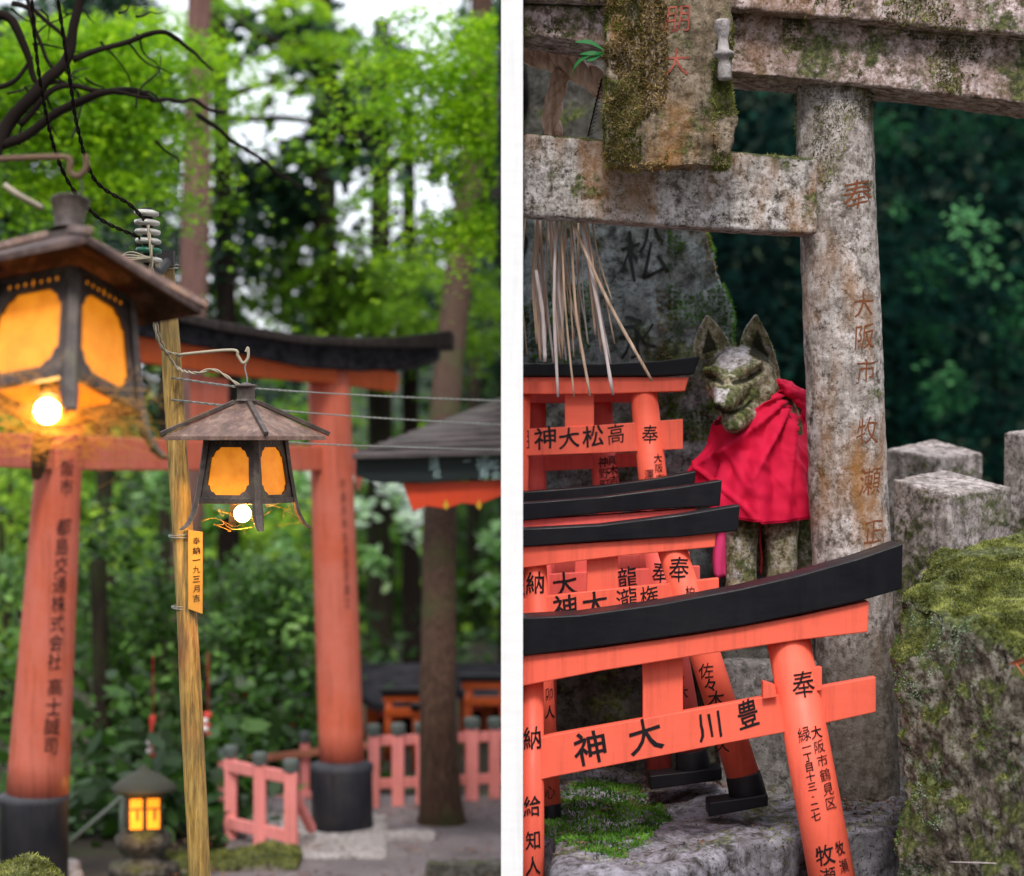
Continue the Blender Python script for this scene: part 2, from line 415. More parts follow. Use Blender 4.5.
def remesh(mb, voxel, amp=0, freq=8, amp2=0, freq2=40, fn=None, smooth=2, warp=None):
    """voxel-union of the pieces, then worn with noise; returns MB"""
    me = bpy.data.meshes.new('tmp'); me.from_pydata([tuple(v) for v in mb.v], [], mb.f); me.update(); fix_normals(me)
    o = bpy.data.objects.new('tmp', me); COL.objects.link(o)
    m = o.modifiers.new('r', 'REMESH'); m.mode = 'VOXEL'; m.voxel_size = voxel
    if smooth:
        k = o.modifiers.new('s', 'SMOOTH'); k.factor = .6; k.iterations = smooth
    dg = bpy.context.evaluated_depsgraph_get(); ev = o.evaluated_get(dg)
    r = bpy.data.meshes.new_from_object(ev)
    out = MB()
    ns = [v.normal.copy() for v in r.vertices]
    for v, n in zip(r.vertices, ns):
        p = v.co.copy(); d = 0
        if amp: d += amp*noise.fractal(p*freq, .7, 2.1, 4)
        if amp2: d += amp2*noise.noise(p*freq2)
        p = p + n*d
        if fn: p = fn(p, n)
        out.v.append(p)
    out.n = ns
    out.f = [tuple(p.vertices) for p in r.polygons]; out.sm = [True]*len(out.f)
    bpy.data.objects.remove(o); bpy.data.meshes.remove(me); bpy.data.meshes.remove(r)
    return out

# ---- leaf clouds
STAR = np.array([(0, -.5), (.10, -.14), (.42, -.25), (.20, .05), (.50, .28), (.12, .20), (0, .62), (-.12, .20), (-.50, .28), (-.20, .05), (-.42, -.25), (-.10, -.14)])
OVAL = np.array([(0, -.5), (.24, -.15), (.22, .2), (0, .55), (-.22, .2), (-.24, -.15)])
KITE = np.array([(0, -.5), (.3, 0), (0, .5), (-.3, 0)])
SPRAY = np.array([(0, -.5), (.13, -.2), (.38, -.16), (.15, .05), (.30, .28), (.06, .26), (0, .55), (-.06, .26), (-.30, .28), (-.15, .05), (-.38, -.16), (-.13, -.2)])
TRI = np.array([(-.18, 0), (.18, 0), (0, 1.)])

def leafmesh(name, mat, C, size, shape, parent=None, flat=0., tint=None, nrm=None, jit=.35, off=None):
    C = np.asarray(C, float); n = len(C)
    if nrm is None:
        nv = RNG.normal(size=(n, 3)); nv /= np.linalg.norm(nv, axis=1)[:, None]
        nv[:, 2] = np.abs(nv[:, 2]); nv = nv*(1-flat) + np.array([0, 0, 1])*flat
    else:
        nv = np.asarray(nrm, float) + RNG.normal(size=(n, 3))*jit
    nv /= np.linalg.norm(nv, axis=1)[:, None]
    r = RNG.normal(size=(n, 3)); a = np.cross(nv, r); a /= np.linalg.norm(a, axis=1)[:, None]; b = np.cross(nv, a)
    sz = np.asarray(size)*(RNG.uniform(.65, 1.3, n)) if np.ndim(size) == 0 else np.asarray(size)
    k = len(shape)
    V = C[:, None, :] + sz[:, None, None]*(shape[None, :, 0, None]*a[:, None, :] + shape[None, :, 1, None]*b[:, None, :])
    bend = (np.abs(shape[:, 0])**1.5)[None, :, None]*nv[:, None, :]*sz[:, None, None]*(-.35)
    V = (V + bend).reshape(-1, 3)
    if parent is not None: o3 = np.array(rootloc(parent))
    elif off is not None: o3 = np.array(off)
    else: o3 = np.array([(V[:, 0].min()+V[:, 0].max())/2, (V[:, 1].min()+V[:, 1].max())/2, V[:, 2].min()])
    V = V - o3
    me = bpy.data.meshes.new(name)
    me.vertices.add(n*k); me.vertices.foreach_set('co', V.ravel())
    me.loops.add(n*k); me.loops.foreach_set('vertex_index', np.arange(n*k, dtype=np.int32))
    me.polygons.add(n); me.polygons.foreach_set('loop_start', np.arange(0, n*k, k, dtype=np.int32))
    me.polygons.foreach_set('loop_total', np.full(n, k, dtype=np.int32))
    me.update(calc_edges=True)
    t = RNG.uniform(0, 1, n) if tint is None else np.clip(np.asarray(tint) + RNG.normal(size=n)*.15, 0, 1)
    at = me.attributes.new('tint', 'FLOAT', 'POINT'); at.data.foreach_set('value', np.repeat(t, k).astype(np.float32))
    o = link(me, name, mat, parent)
    if parent is None: o.location = o3
    return o

def clumps(seeds, dens, pad=.22, flatness=.16, per=70, dj=.5, stretch=1.0):
    """seeds: (px,py,rx,ry,D[,tint]) -> leaf centres arranged as layered sprays; returns (C, tint, normal)"""
    C = []; T = []; Nn = []
    for sd in seeds:
        px, py, rx, ry, D = sd[:5]; tt = sd[5] if len(sd) > 5 else .5
        c = P(px, py, D); sx = rx*D/F; sz = ry*D/F
        k = max(3, int(dens*(rx*ry)/1000))
        for _ in range(k):
            u = RNG.normal(size=3); u /= np.linalg.norm(u); u *= RNG.uniform(0, 1)**.45
            pc = np.array([c.x+u[0]*sx, c.y+u[1]*min(sx, 1.2)*dj*2, c.z+u[2]*sz])
            m = int(per*RNG.uniform(.5, 1.4)); rr = pad*RNG.uniform(.6, 1.4)
            q = RNG.normal(size=(m, 3))*np.array([rr*.55*stretch, rr*.55*stretch, rr*flatness])
            slope = RNG.normal()*.25; q[:, 2] += q[:, 0]*slope - (q[:, 0]**2+q[:, 1]**2)*.5/max(rr, .05)*.5
            C.append(pc+q); T.append(np.full(m, tt + RNG.normal()*.2 + u[2]*.15)); Nn.append(np.tile([-slope, RNG.normal()*.3, 1], (m, 1)))
    C, T, Nn = np.concatenate(C), np.concatenate(T), np.concatenate(Nn)
    left = np.mean([q[0] for q in seeds]) < 512; k = C[:, 0] < -.06 if left else C[:, 0] > .06   # each side keeps to its side of the partition
    return C[k], T[k], Nn[k]

def tufts(name, mat, src, n, size, parent=None, mask=None, zmin=.3, shape=TRI, spread=.5):
    """small tufts growing out of an MB surface"""
    fs = []; w = []
    for f in src.f:
        a, b, c = src.v[f[0]], src.v[f[1]], src.v[f[2]]
        nn = (b-a).cross(c-a)
        if nn.length == 0: continue
        nz = nn.normalized().z; cen = sum((src.v[i] for i in f), Vector())/len(f)
        m = mask(cen, nn.normalized()) if mask else (1 if nz > zmin else 0)
        if m > 0: fs.append((f, nn.normalized())); w.append(m*nn.length)
    if not fs: return None
    w = np.array(w); w /= w.sum(); idx = RNG.choice(len(fs), n, p=w)
    C = []; NN = []
    for i in idx:
        f, nn = fs[i]; r = RNG.dirichlet(np.ones(len(f))); p = Vector()
        for q, j in zip(r, f): p += src.v[j]*q
        C.append(p); NN.append(nn)
    C = np.array(C); NN = np.array(NN)
    # blades stand along the surface normal: leaf plane contains normal
    d = NN + RNG.normal(size=NN.shape)*spread; d /= np.linalg.norm(d, axis=1)[:, None]
    s = np.cross(d, RNG.normal(size=d.shape)); s /= np.linalg.norm(s, axis=1)[:, None]
    sz = size*RNG.uniform(.4, 1.4, n); k = len(shape)
    V = C[:, None, :] + sz[:, None, None]*(shape[None, :, 0, None]*s[:, None, :] + shape[None, :, 1, None]*d[:, None, :])
    V = V.reshape(-1, 3)
    o3 = np.array(rootloc(parent)) if parent is not None else np.array([V[:, 0].mean(), V[:, 1].mean(), V[:, 2].min()])
    me = bpy.data.meshes.new(name); me.vertices.add(n*k); me.vertices.foreach_set('co', (V-o3).ravel())
    me.loops.add(n*k); me.loops.foreach_set('vertex_index', np.arange(n*k, dtype=np.int32))
    me.polygons.add(n); me.polygons.foreach_set('loop_start', np.arange(0, n*k, k, dtype=np.int32)); me.polygons.foreach_set('loop_total', np.full(n, k, dtype=np.int32))
    me.update(calc_edges=True)
    t = np.array([.5+.9*noise.noise(Vector(c)*22) for c in C]) + RNG.normal(size=n)*.12
    at = me.attributes.new('tint', 'FLOAT', 'POINT'); at.data.foreach_set('value', np.repeat(np.clip(t, 0, 1), k).astype(np.float32))
    o = link(me, name, mat, parent)
    if parent is None: o.location = o3
    return o

# ---- lettering: Blender's own font turned into strokes that lie on the surface
GL = {}
def glyph(ch, w=0):
    if (ch, w) in GL: return GL[(ch, w)]
    cu = bpy.data.curves.new('g', 'FONT'); cu.body = ch; cu.offset = w if w < 0 else (.012 if ch in '大川人一丁目十三二七々木神松豊納給知牧' else 0); cu.resolution_u = 3
    o = bpy.data.objects.new('g', cu); COL.objects.link(o)
    dg = bpy.context.evaluated_depsgraph_get(); me = bpy.data.meshes.new_from_object(o.evaluated_get(dg))
    bm = bmesh.new(); bm.from_mesh(me)
    xs = [v.co.x for v in bm.verts]; ys = [v.co.y for v in bm.verts]
    if xs:
        cx, cy = (min(xs)+max(xs))/2, (min(ys)+max(ys))/2
        if len(ch) == 1 and ord(ch) > 0x3000: cy = .38
        for v in bm.verts: v.co.x -= cx; v.co.y -= cy; v.co.z = 0
        for u in np.arange(-.6, .61, .1):
            g = bm.verts[:]+bm.edges[:]+bm.faces[:]
            bmesh.ops.bisect_plane(bm, geom=g, plane_co=(u, 0, 0), plane_no=(1, 0, 0))
        bmesh.ops.triangulate(bm, faces=bm.faces)
    vs = [(v.co.x, v.co.y) for v in bm.verts]; bm.verts.index_update(); fs = [tuple(v.index for v in f.verts) for f in bm.faces]
    bm.free(); bpy.data.objects.remove(o); bpy.data.curves.remove(cu); bpy.data.meshes.remove(me)
    GL[(ch, w)] = (vs, fs); return GL[(ch, w)]

def inscribe(items, surf, mat, parent, name='inscription', brush=.10, w=0):
    """items (char, px, py, size, rot_deg, xscale)"""
    mb = MB()
    for it in items:
        ch, px, py, sz = it[:4]; rot = R(it[4]) if len(it) > 4 else 0; xs = it[5] if len(it) > 5 else 1
        vs, fs = glyph(ch, w); c, s_ = math.cos(rot), math.sin(rot); out = []
        for gx, gy in vs:
            k = noise.noise_vector(Vector((gx*2.2+px, gy*2.2+py, 3)))*.05*(brush/.1)
            x = (gx + k.x)*xs; y = gy + k.y + brush*gx
            x, y = x*c - y*s_, x*s_ + y*c
            X = px + x*sz; Y = py - y*sz
            out.append(P(X, Y, surf(X, Y)))
        mb.add(out, fs)
    return build(mb, name, mat, parent)

def cyl(ax, eps=.0012):
    """ax: (x0,y0,D0,r0px),(x1,y1,D1,r1px) -> surface depth function"""
    (x0, y0, D0, r0), (x1, y1, D1, r1) = ax
    ca = math.cos(math.atan2(x1-x0, y1-y0))
    def f(px, py):
        t = (py-y0)/(y1-y0); D = D0+(D1-D0)*t; Xc = (x0+(x1-x0)*t-512)/F*D; r = (r0+(r1-r0)*t)*D/F + eps; d = D - r
        for _ in range(8):
            dx = min(abs((px-512)/F*d - Xc)*ca, r*.995); d = D - math.sqrt(r*r-dx*dx)
        return d
    return f
def cyl_tube(mb, ax, n=40, seg=2, **k):
    (x0, y0, D0, r0), (x1, y1, D1, r1) = ax
    pts = []; rs = []
    for i in range(seg):
        t = i/(seg-1); D = D0+(D1-D0)*t
        pts.append(P(x0+(x1-x0)*t, y0+(y1-y0)*t, D)); rs.append((r0+(r1-r0)*t)*D/F)
    return mb.tube(pts, rs, n, **k)

def bez(pts, n=12):
    """catmull-rom through points"""
    pts = [Vector(p) for p in pts]; q = [pts[0]*2-pts[1]] + pts + [pts[-1]*2-pts[-2]]; out = []
    for i in range(1, len(q)-2):
        for j in range(n):
            t = j/n; a, b, c, d = q[i-1], q[i], q[i+1], q[i+2]
            out.append(.5*((2*b)+(-a+c)*t+(2*a-5*b+4*c-d)*t*t+(-a+3*b-3*c+d)*t**3))
    out.append(pts[-1]); return out

# ================================================================ SETTING
def grid(name, x0, x1, y0, y1, nx, ny, fn, mat, smooth=True):
    mb = MB(); vs = [(x0+(x1-x0)*i/nx, y0+(y1-y0)*j/ny) for j in range(ny+1) for i in range(nx+1)]
    mb.add([Vector((x, y, fn(x, y))) for x, y in vs], [(j*(nx+1)+i, j*(nx+1)+i+1, (j+1)*(nx+1)+i+1, (j+1)*(nx+1)+i) for j in range(ny) for i in range(nx)], smooth)
    me = bpy.data.meshes.new(name); me.from_pydata([tuple(v) for v in mb.v], [], mb.f); me.polygons.foreach_set('use_smooth', mb.sm); me.update()
    o = link(me, name, mat); o['kind'] = 'structure'; return o

def gz(x, y):
    return .03*noise.fractal(Vector((x*.5, y*.5, 0)), .8, 2, 4) - .02
grid('ground', -600, 600, -300, 900, 60, 60, lambda x, y: -.06 if (abs(x) < 60 and abs(y) < 60) else 0, EARTH)
grid('forest_floor', -14, .0, 6.0, 30, 70, 120, lambda x, y: gz(x, y) + (0.02 if x < -1.3 else -.01), EARTH)
grid('path', -1.05, -.015, 6.6, 9.25, 30, 60, lambda x, y: .008+.006*noise.noise(Vector((x*2, y*2, 0))), ASPH)
def hl(x, y):
    t = max(0, (y-34)/40)
    left = 2.6*min(1, t*1.4); right = 26*min(1, t*1.2)
    s = 1/(1+math.exp(-(x-1.5)*1.0))
    return left*(1-s)+right*s + 1.2*noise.fractal(Vector((x*.12, y*.12, 0)), .8, 2, 4)*min(1, t*3)
grid('wooded_hill', -60, 60, 34, 95, 90, 50, hl, HILL)
def bank(x, y):
    b = .62 if y < 6.0 else .62 - .45*min(1, (y-6.0)/1.5)
    if y < 3.6: b = .62-.5*min(1, (3.6-y)/1.2)
    return b + .03*noise.fractal(Vector((x*3, y*3, 1)), .8, 2, 4)
grid('earth_bank', .02, 4, 2.2, 9, 70, 110, bank, EARTH)

# white divider standing in for the blank gap between the two scenes
mb = MB(); mb.hexa([Vector(p) for p in [(-.02, 4.0, -.05), (.02, 4.0, -.05), (.02, 13.5, -.05), (-.02, 13.5, -.05), (-.02, 4.0, 3.3), (.02, 4.0, 3.3), (.02, 13.5, 3.3), (-.02, 13.5, 3.3)]])
props(build(mb, 'gap_divider', WHITE, bevel=.0015), 'tall thin white divider standing in for the blank gap between the lantern path and the fox shrine', 'wall')

# ================================================================ LEFT: lanterns
def lantern(name, loc, scale, yaw, tilt, label, near=False):
    """local metres: eave at z=0, roof above, body below"""
    rt = root(name, loc, label, 'lantern', 'hanging lanterns on the wire pole')
    M = Matrix.Translation(loc) @ Matrix.Rotation(tilt, 4, 'X') @ Matrix.Rotation(yaw, 4, 'Z') @ Matrix.Scale(scale, 4)
    def put(mb, nm, mat, par=rt, bv=.0012): mb.xform(M); return build(mb, nm, mat, par, bv*scale if bv else 0)
    A = [R(-90+90*k) for k in range(4)]           # corner k=0 faces the camera
    c = lambda r, k, z: Vector((r*math.cos(A[k % 4]), r*math.sin(A[k % 4]), z))
    ra, rz = .170, .066
    mb = MB()
    top = [c(.022, k, rz) for k in range(4)]; ev = [c(ra, k, 0) for k in range(4)]
    ev2 = [c(ra, k, -.009) for k in range(4)]; tin = [c(.02, k, rz-.012) for k in range(4)]
    mb.add(top+ev+ev2+tin, [(0, 1, 2, 3)] + [(k, 4+k, 4+(k+1) % 4, (k+1) % 4) for k in range(4)] + [(4+k, 8+k, 8+(k+1) % 4, 4+(k+1) % 4) for k in range(4)] + [(8+k, 12+k, 12+(k+1) % 4, 8+(k+1) % 4) for k in range(4)] + [(15, 14, 13, 12)])
    rf = put(mb, 'roof', RUSTD if near else RUST)
    for k in range(4):
        mb = MB(); mb.bar(c(.024, k, rz+.004), c(ra+.006, k, .004), .009, .009); put(mb, 'ridge_bar', LFRAME if not near else RUST, rf)
    mb = MB(); mb.box((0, 0, rz+.003), (.034, .034, .010), Matrix.Rotation(R(45), 3, 'Z'))
    if near: mb.lathe([(.024, rz+.010), (.017, rz+.014), (.0165, rz+.018), (.0225, rz+.048), (.0245, rz+.050), (.0245, rz+.053), (.021, rz+.053), (.019, rz+.044)], (0, 0, 0))
    else: mb.lathe([(.022, rz+.005), (.018, rz+.010), (.0175, rz+.032), (.0235, rz+.035), (.0235, rz+.038), (.010, rz+.041), (.003, rz+.044)], (0, 0, 0))
    put(mb, 'roof_cap', LFRAME, rf)
    zt, zb, rt_, rb = -.004, (-.138 if near else -.128), .079, .100
    for k in range(4):
        T0, T1, B0, B1 = c(rt_, k, zt), c(rt_, k+1, zt), c(rb, k, zb), c(rb, k+1, zb)
        def uv(u, v): return (T0.lerp(T1, u)).lerp(B0.lerp(B1, u), v)
        nrm = (T1-T0).cross(B0-T0).normalized()
        if nrm.dot((T0+T1+B0+B1)/4) < 0: nrm = -nrm
        # frame plate with a scalloped opening
        op = []
        a0, a1, b0, b1 = .13, .87, .15, .93
        cor = [(a0, b0, 1, 1), (a1, b0, -1, 1), (a1, b1, -1, -1), (a0, b1, 1, -1)]
        for (u, v, su, sv) in cor:
            arc = [(0, .17), (.035, .15), (.05, .10), (.075, .06), (.12, .045), (.16, 0)]
            seq = [(u+su*x, v+sv*y) for x, y in arc]
            if (su, sv) in ((-1, 1), (1, -1)): seq = seq[::-1]
            op += seq
        outer = []
        for u, v in op:
            du, dv = u-.5, v-.53; m = max(abs(du)/.5, abs(dv)/(.53 if dv < 0 else .47)); outer.append((.5+du/m, .53+dv/m))
        # snap corner points so the plate fills its corners
        for (cu, cv) in ((0, 0), (1, 0), (1, 1), (0, 1)):
            j = min(range(len(outer)), key=lambda i: (outer[i][0]-cu)**2+(outer[i][1]-cv)**2); outer[j] = (cu, cv)
        n_ = len(op); fr = nrm*.002; bk = nrm*-.004
        vs = [uv(u, v)+fr for u, v in outer]+[uv(u, v)+fr for u, v in op]+[uv(u, v)+bk for u, v in op]+[uv(u, v)+bk for u, v in outer]
        fs = []
        for i in range(n_):
            j = (i+1) % n_; fs += [(i, j, n_+j, n_+i), (n_+i, n_+j, 2*n_+j, 2*n_+i), (2*n_+i, 2*n_+j, 3*n_+j, 3*n_+i)]
        mb = MB(); mb.add(vs, fs); fp = put(mb, 'side_frame', LFRAME, rt, 0)
        mb = MB(); g = nrm*-.003; mb.add([uv(.08, .10)+g, uv(.92, .10)+g, uv(.94, .95)+g, uv(.06, .95)+g], [(0, 1, 2, 3)]); put(mb, 'pane', AMBER, fp, 0)
        # pierced fretwork lit from inside
        mb = MB(); g = nrm*.0026
        for q in range(7):
            u = .2+.1*q; h = .035 if q != 3 else .06
            mb.add([uv(u-.02, .08)+g, uv(u, .08-h*.8)+g, uv(u+.02, .08)+g, uv(u, .08+h*.6)+g], [(0, 1, 2, 3)])
        put(mb, 'fretwork', AMBER if near else RUST, fp, 0)
        mb = MB(); mb.bar(B0+Vector((0, 0, -.003)), B1+Vector((0, 0, -.003)), .010, .012); put(mb, 'rail', LFRAME, rt)
        mb = MB(); mb.bar(T0, T1, .012, .008); put(mb, 'rail', LFRAME, rt)
        # corner post running down into a splayed foot
        mb = MB(); d = Vector((math.cos(A[k]), math.sin(A[k]), 0))
        pts = [c(rt_+.002, k, zt), c((rt_+rb)/2, k, (zt+zb)/2), c(rb, k, zb), c(rb+.008, k, zb-.030), c(rb+.020, k, zb-.052), c(rb+.033, k, zb-.062)]
        ws = [.011, .0105, .011, .012, .010, .007]
        s_ = Vector((-d.y, d.x, 0)); vs = []; fs = []
        for p, w in zip(pts, ws):
            vs += [p-s_*w-d*.003, p-s_*w*.55+d*.006, p+s_*w*.55+d*.006, p+s_*w-d*.003]
        for i in range(len(pts)-1):
            for j in range(4): fs.append((i*4+j, i*4+(j+1) % 4, i*4+4+(j+1) % 4, i*4+4+j))
        fs += [(0, 1, 2, 3), tuple(len(vs)-1-j for j in range(4))]
        mb.add(vs, fs); put(mb, 'foot_post', LFRAME, rt)
    bz = zb-(.026 if near else .030); br = .0150 if near else .0175
    mb = MB(); mb.ell((-.012, -.02, bz), (br, br, br)); put(mb, 'bulb', BULB, rt, 0)
    mb = MB(); mb.lathe([(.012, bz+.018), (.013, bz+.05), (.010, bz+.055)], (-.012, -.02, 0), 16); put(mb, 'bulb_socket', IRON, rt, 0)
    # dusty cobweb tangle round the bulb
    C = []
    mbw = MB()
    for i in range(420 if near else 26):
        p = Vector((random.uniform(-.085, .085), random.uniform(-.085, .06), random.uniform(zb-.062, zb-.004)))
        q = p + Vector((random.gauss(0, .03), random.gauss(0, .02), random.gauss(0, .012)))
        r_ = q + Vector((random.gauss(0, .02), random.gauss(0, .02), random.gauss(0, .014)))
        mbw.tube(bez([p, q, r_], 3), random.choice([.0002, .00025, .0004 if near else .00025]), 4, caps=False)
    mbw.xform(M); build(mbw, 'cobweb', COBWEB, rt)
    for f_ in mbw.f: pass
    L = bpy.data.lights.new('lantern_bulb_light', 'POINT'); L.energy = .8 if near else 3.6; L.color = (1, .50, .12); L.shadow_soft_size = .018*scale
    lo = bpy.data.objects.new('bulb_light', L); COL.objects.link(lo); lo.parent = rt
    lo.location = (M @ Vector((-.012, -.052, bz-.016))) - Vector(loc)
    return rt, M

far_l, MF = lantern('hanging_lantern', P(246, 436, 4.5), 1.0, R(20), 0, 'smaller hanging lantern with a lit bulb beside the wooden pole')
near_l, MN = lantern('hanging_lantern', P(64, 290, 3.15), 1.18, R(20), R(-19), 'large hanging lantern with a bucket-shaped cap, nearest at the left edge', near=True)

# pole
mb = MB(); pp = [P(165, 262, 4.62), P(174, 400, 4.62), P(182, 520, 4.61), P(190, 680, 4.6), P(200, 880, 4.6), P(203, 960, 4.6)]
pp.append(Vector((pp[-1].x+.02, 4.6, 0)))
path = bez(pp, 10); nn = len(path)
pole = root('lamp_pole', (pp[-1].x, 4.6, 0), 'slender weathered wooden pole carrying the lantern wires', 'pole')
mb.tube(path, [(.0195+.0065*i/nn) for i in range(nn)], 18, jitter=.10); build(mb, 'shaft', POLE, pole)
for (a, b) in ((167, 176), (170, 183)): pass
mb = MB()
for (x, y) in ((191, 536), (194, 607), (171, 268)):
    cpt = P(x-9, y, 4.61)
    if y == 268: cpt = P(165, y, 4.62)
    for j in range(2): mb.tube([cpt+Vector((math.cos(t)*.0275, math.sin(t)*.0275, .003*math.sin(t+j)+.004*j)) for t in np.linspace(0, 2*math.pi, 20)], .0013, 5, caps=False)
build(mb, 'wire_band', GALV, pole)
brd = MB(); brd.strip([(188, 530, 609), (202, 532, 614)], lambda x: 4.575, .012)
nb = build(brd, 'name_board', m_flat('yellow_wood_board', (.55, .30, .06, 1), .6), pole, .001)
inscribe([(c, 196.5, 541+i*9.5, 8) for i, c in enumerate('奉納一九三月吉日')][:7], lambda x, y: 4.5735, INK, nb)
# insulator stack
ins = root('insulator', P(148, 272, 4.45), 'stack of white ribbed porcelain insulators at the pole top', 'insulator')
for i in range(6):
    y = 213+i*9.3; x = 146.5+i*.6
    mb = MB(); c0 = P(x, y, 4.45); r = .0265-.001*(i == 0)
    mb.lathe([(.014, -.0075), (r*.93, -.005), (r, -.001), (r*.95, .003), (.014, .0065)], c0, 28, Matrix.Rotation(R(4), 3, 'Y'))
    build(mb, 'porcelain_disc', GREENC if i == 4 else CERAM, ins)
mb = MB(); mb.tube([P(146, 208, 4.45), P(150, 274, 4.45)], .012, 12); mb.tube(bez([P(150, 268, 4.45), P(158, 272, 4.5), P(167, 262, 4.58)]), .010, 8); mb.box(P(166, 258, 4.6), (.035, .03, .03)); build(mb, 'bracket', IRON, ins)
# iron hook arm carrying the small lantern
mb = MB(); mb.tube(bez([P(178, 356, 4.6), P(186, 354, 4.52), P(232, 350, 4.5), P(238, 356, 4.5), P(243, 363, 4.5), P(248, 358, 4.5), P(248, 348, 4.5), P(246, 352, 4.5)], 8), .0031, 8)
props(build(mb, 'hook_arm', CREAM), 'thin pale hook arm sticking out of the wooden pole', 'hook')
mb = MB(); mb.tube(bez([P(247, 360, 4.5), P(245, 368, 4.5), P(247, 378, 4.5), P(247, 388, 4.5)], 8), .0016, 6)
props(build(mb, 'hanging_wire', GALV), 'short wire from the pale hook to the small lantern cap', 'wire')
mb = MB(); mb.tube(bez([P(-30, 161, 3.15), P(20, 158, 3.15), P(60, 157, 3.15), P(70, 160, 3.15), P(70, 172, 3.15), P(78, 176, 3.15), P(86, 168, 3.15), P(86, 155, 3.15)], 8), .0042, 8)
props(build(mb, 'hook_arm', m_flat('rusty_iron', (.16, .09, .06, 1), .7)), 'rusty horizontal hook arm above the large lantern', 'hook')
mb = MB(); mb.tube(bez([P(78, 174, 3.15), P(82, 190, 3.17), P(70, 200, 3.2), P(60, 208, 3.22)], 8), .0016, 6)
props(build(mb, 'hanging_wire', GALV), 'short wire from the rusty hook to the large lantern cap', 'wire')
mb = MB(); mb.tube(bez([P(4, 185, 3.2), P(20, 196, 3.2), P(42, 208, 3.22)], 8), .0045, 8)
props(build(mb, 'stick', CREAM), 'short pale stick leaning on the cap of the large lantern', 'stick')

def twisted(pts, r, name, label, mat=GALV, cat='cable', group=None, pitch=.05):
    mb = MB(); path = bez(pts, 24); L = 0; prev = path[0]
    for s_ in (0, math.pi):
        q = []; L = 0; prev = path[0]
        for i, p in enumerate(path):
            L += (p-prev).length; prev = p; d = (path[min(i+1, len(path)-1)]-path[max(0, i-1)]).normalized()
            a = d.cross(Vector((0, 1, 0))).normalized(); b = d.cross(a); t = L/pitch*2*math.pi+s_
            q.append(p + a*math.cos(t)*r + b*math.sin(t)*r)
        mb.tube(q, r*.95, 5, caps=False)
    return props(build(mb, name, mat), label, cat, group)
twisted([P(172, 378, 4.58), P(250, 388, 4.8), P(380, 396, 5.3), P(508, 401, 5.9)], .0016, 'cable', 'highest of the three cables running right from the pole')
twisted([P(172, 400, 4.58), P(250, 408, 4.8), P(380, 418, 5.3), P(508, 425, 5.9)], .0016, 'cable', 'middle one of the three cables running right from the pole')
twisted([P(172, 432, 4.62), P(300, 443, 4.9), P(400, 447, 5.3), P(508, 450, 5.9)], .0013, 'cable', 'lowest of the three cables, passing under the small lantern roof')
twisted([P(55, -20, 4.0), P(70, 80, 4.1), P(78, 130, 4.2), P(95, 180, 4.3), P(130, 205, 4.4), P(146, 222, 4.43)], .0022, 'cable', 'twisted cable dropping from the top left to the top insulator', TWIG)
twisted([P(30, -20, 3.9), P(40, 80, 4.0), P(60, 165, 4.2), P(95, 215, 4.3), P(140, 238, 4.43)], .0022, 'cable', 'twisted cable dropping behind the large lantern cap to the insulators', TWIG)
twisted([P(148, 225, 4.42), P(152, 262, 4.42), P(158, 330, 4.5), P(175, 365, 4.57), P(195, 373, 4.5), P(215, 370, 4.5), P(243, 388, 4.49)], .0018, 'cable', 'twisted cable from the insulators down to the small lantern', CREAM)
twisted([P(152, 245, 4.42), P(150, 290, 4.45), P(160, 345, 4.5), P(182, 356, 4.57)], .0018, 'cable', 'twisted cable from the insulators to the hook arm root', CREAM)
mb = MB()
for k in range(4): mb.tube(bez([P(150+k, 258, 4.42), P(130-k*4, 252+k*3, 4.42), P(118, 262+k, 4.44), P(140, 270, 4.45), P(160, 262+k*2, 4.5)], 8), .0016, 5)
props(build(mb, 'wire_loop', CREAM), 'loose loops of wire below the insulator stack', 'wire')

# bare dark branches crossing the top left corner
def limb(mb, pts, r0, r1, n=8):
    p = bez(pts, 10); m = len(p)
    for i in range(m):
        p[i] = p[i] + noise.noise_vector(p[i]*9)*.02
    mb.tube(p, [r0+(r1-r0)*i/m for i in range(m)], n, jitter=.4)
mb = MB()
D = 5.6
limb(mb, [P(-40, 260, D), P(5, 130, D), P(45, 85, D), P(70, 55, D), P(80, 0, D), P(82, -40, D)], .020, .009)
limb(mb, [P(0, 145, D), P(60, 108, D), P(110, 90, D), P(170, 100, D+.3), P(220, 110, D+.6)], .014, .004)
limb(mb, [P(72, 62, D), P(120, 45, D), P(165, 32, D), P(200, 55, D+.3), P(215, 70, D+.4)], .009, .003)
limb(mb, [P(20, 120, D), P(60, 88, D), P(110, 90, D), P(155, 95, D)], .009, .004)
limb(mb, [P(-20, 10, D), P(10, 20, D), P(25, 60, D), P(40, 85, D), P(60, 84, D)], .013, .004)
limb(mb, [P(-20, 95, D), P(10, 80, D), P(30, 60, D)], .008, .004)
limb(mb, [P(20, -20, D), P(30, 30, D), P(55, 70, D)], .006, .004)
limb(mb, [P(10, 5, D), P(60, 30, D), P(72, 55, D)], .006, .004)
limb(mb, [P(195, 115, D+.6), P(260, 160, D+.8), P(300, 190, D+1)], .007, .004)
for k in range(26):
    x, y = random.uniform(-10, 170), random.uniform(0, 150); a = random.uniform(-1.2, 1.2); L_ = random.uniform(25, 60)
    limb(mb, [P(x, y, D), P(x+L_*.5*math.cos(a)+random.uniform(-5, 5), y-L_*.5*math.sin(a)+random.uniform(-6, 6), D+.1), P(x+L_*math.cos(a), y-L_*math.sin(a), D+.2)], .0035, .0012, 5)
maple = root('maple_tree', (-2.2, 6.2, 0), 'maple with dark twisting bare branches entering at the top left', 'tree')
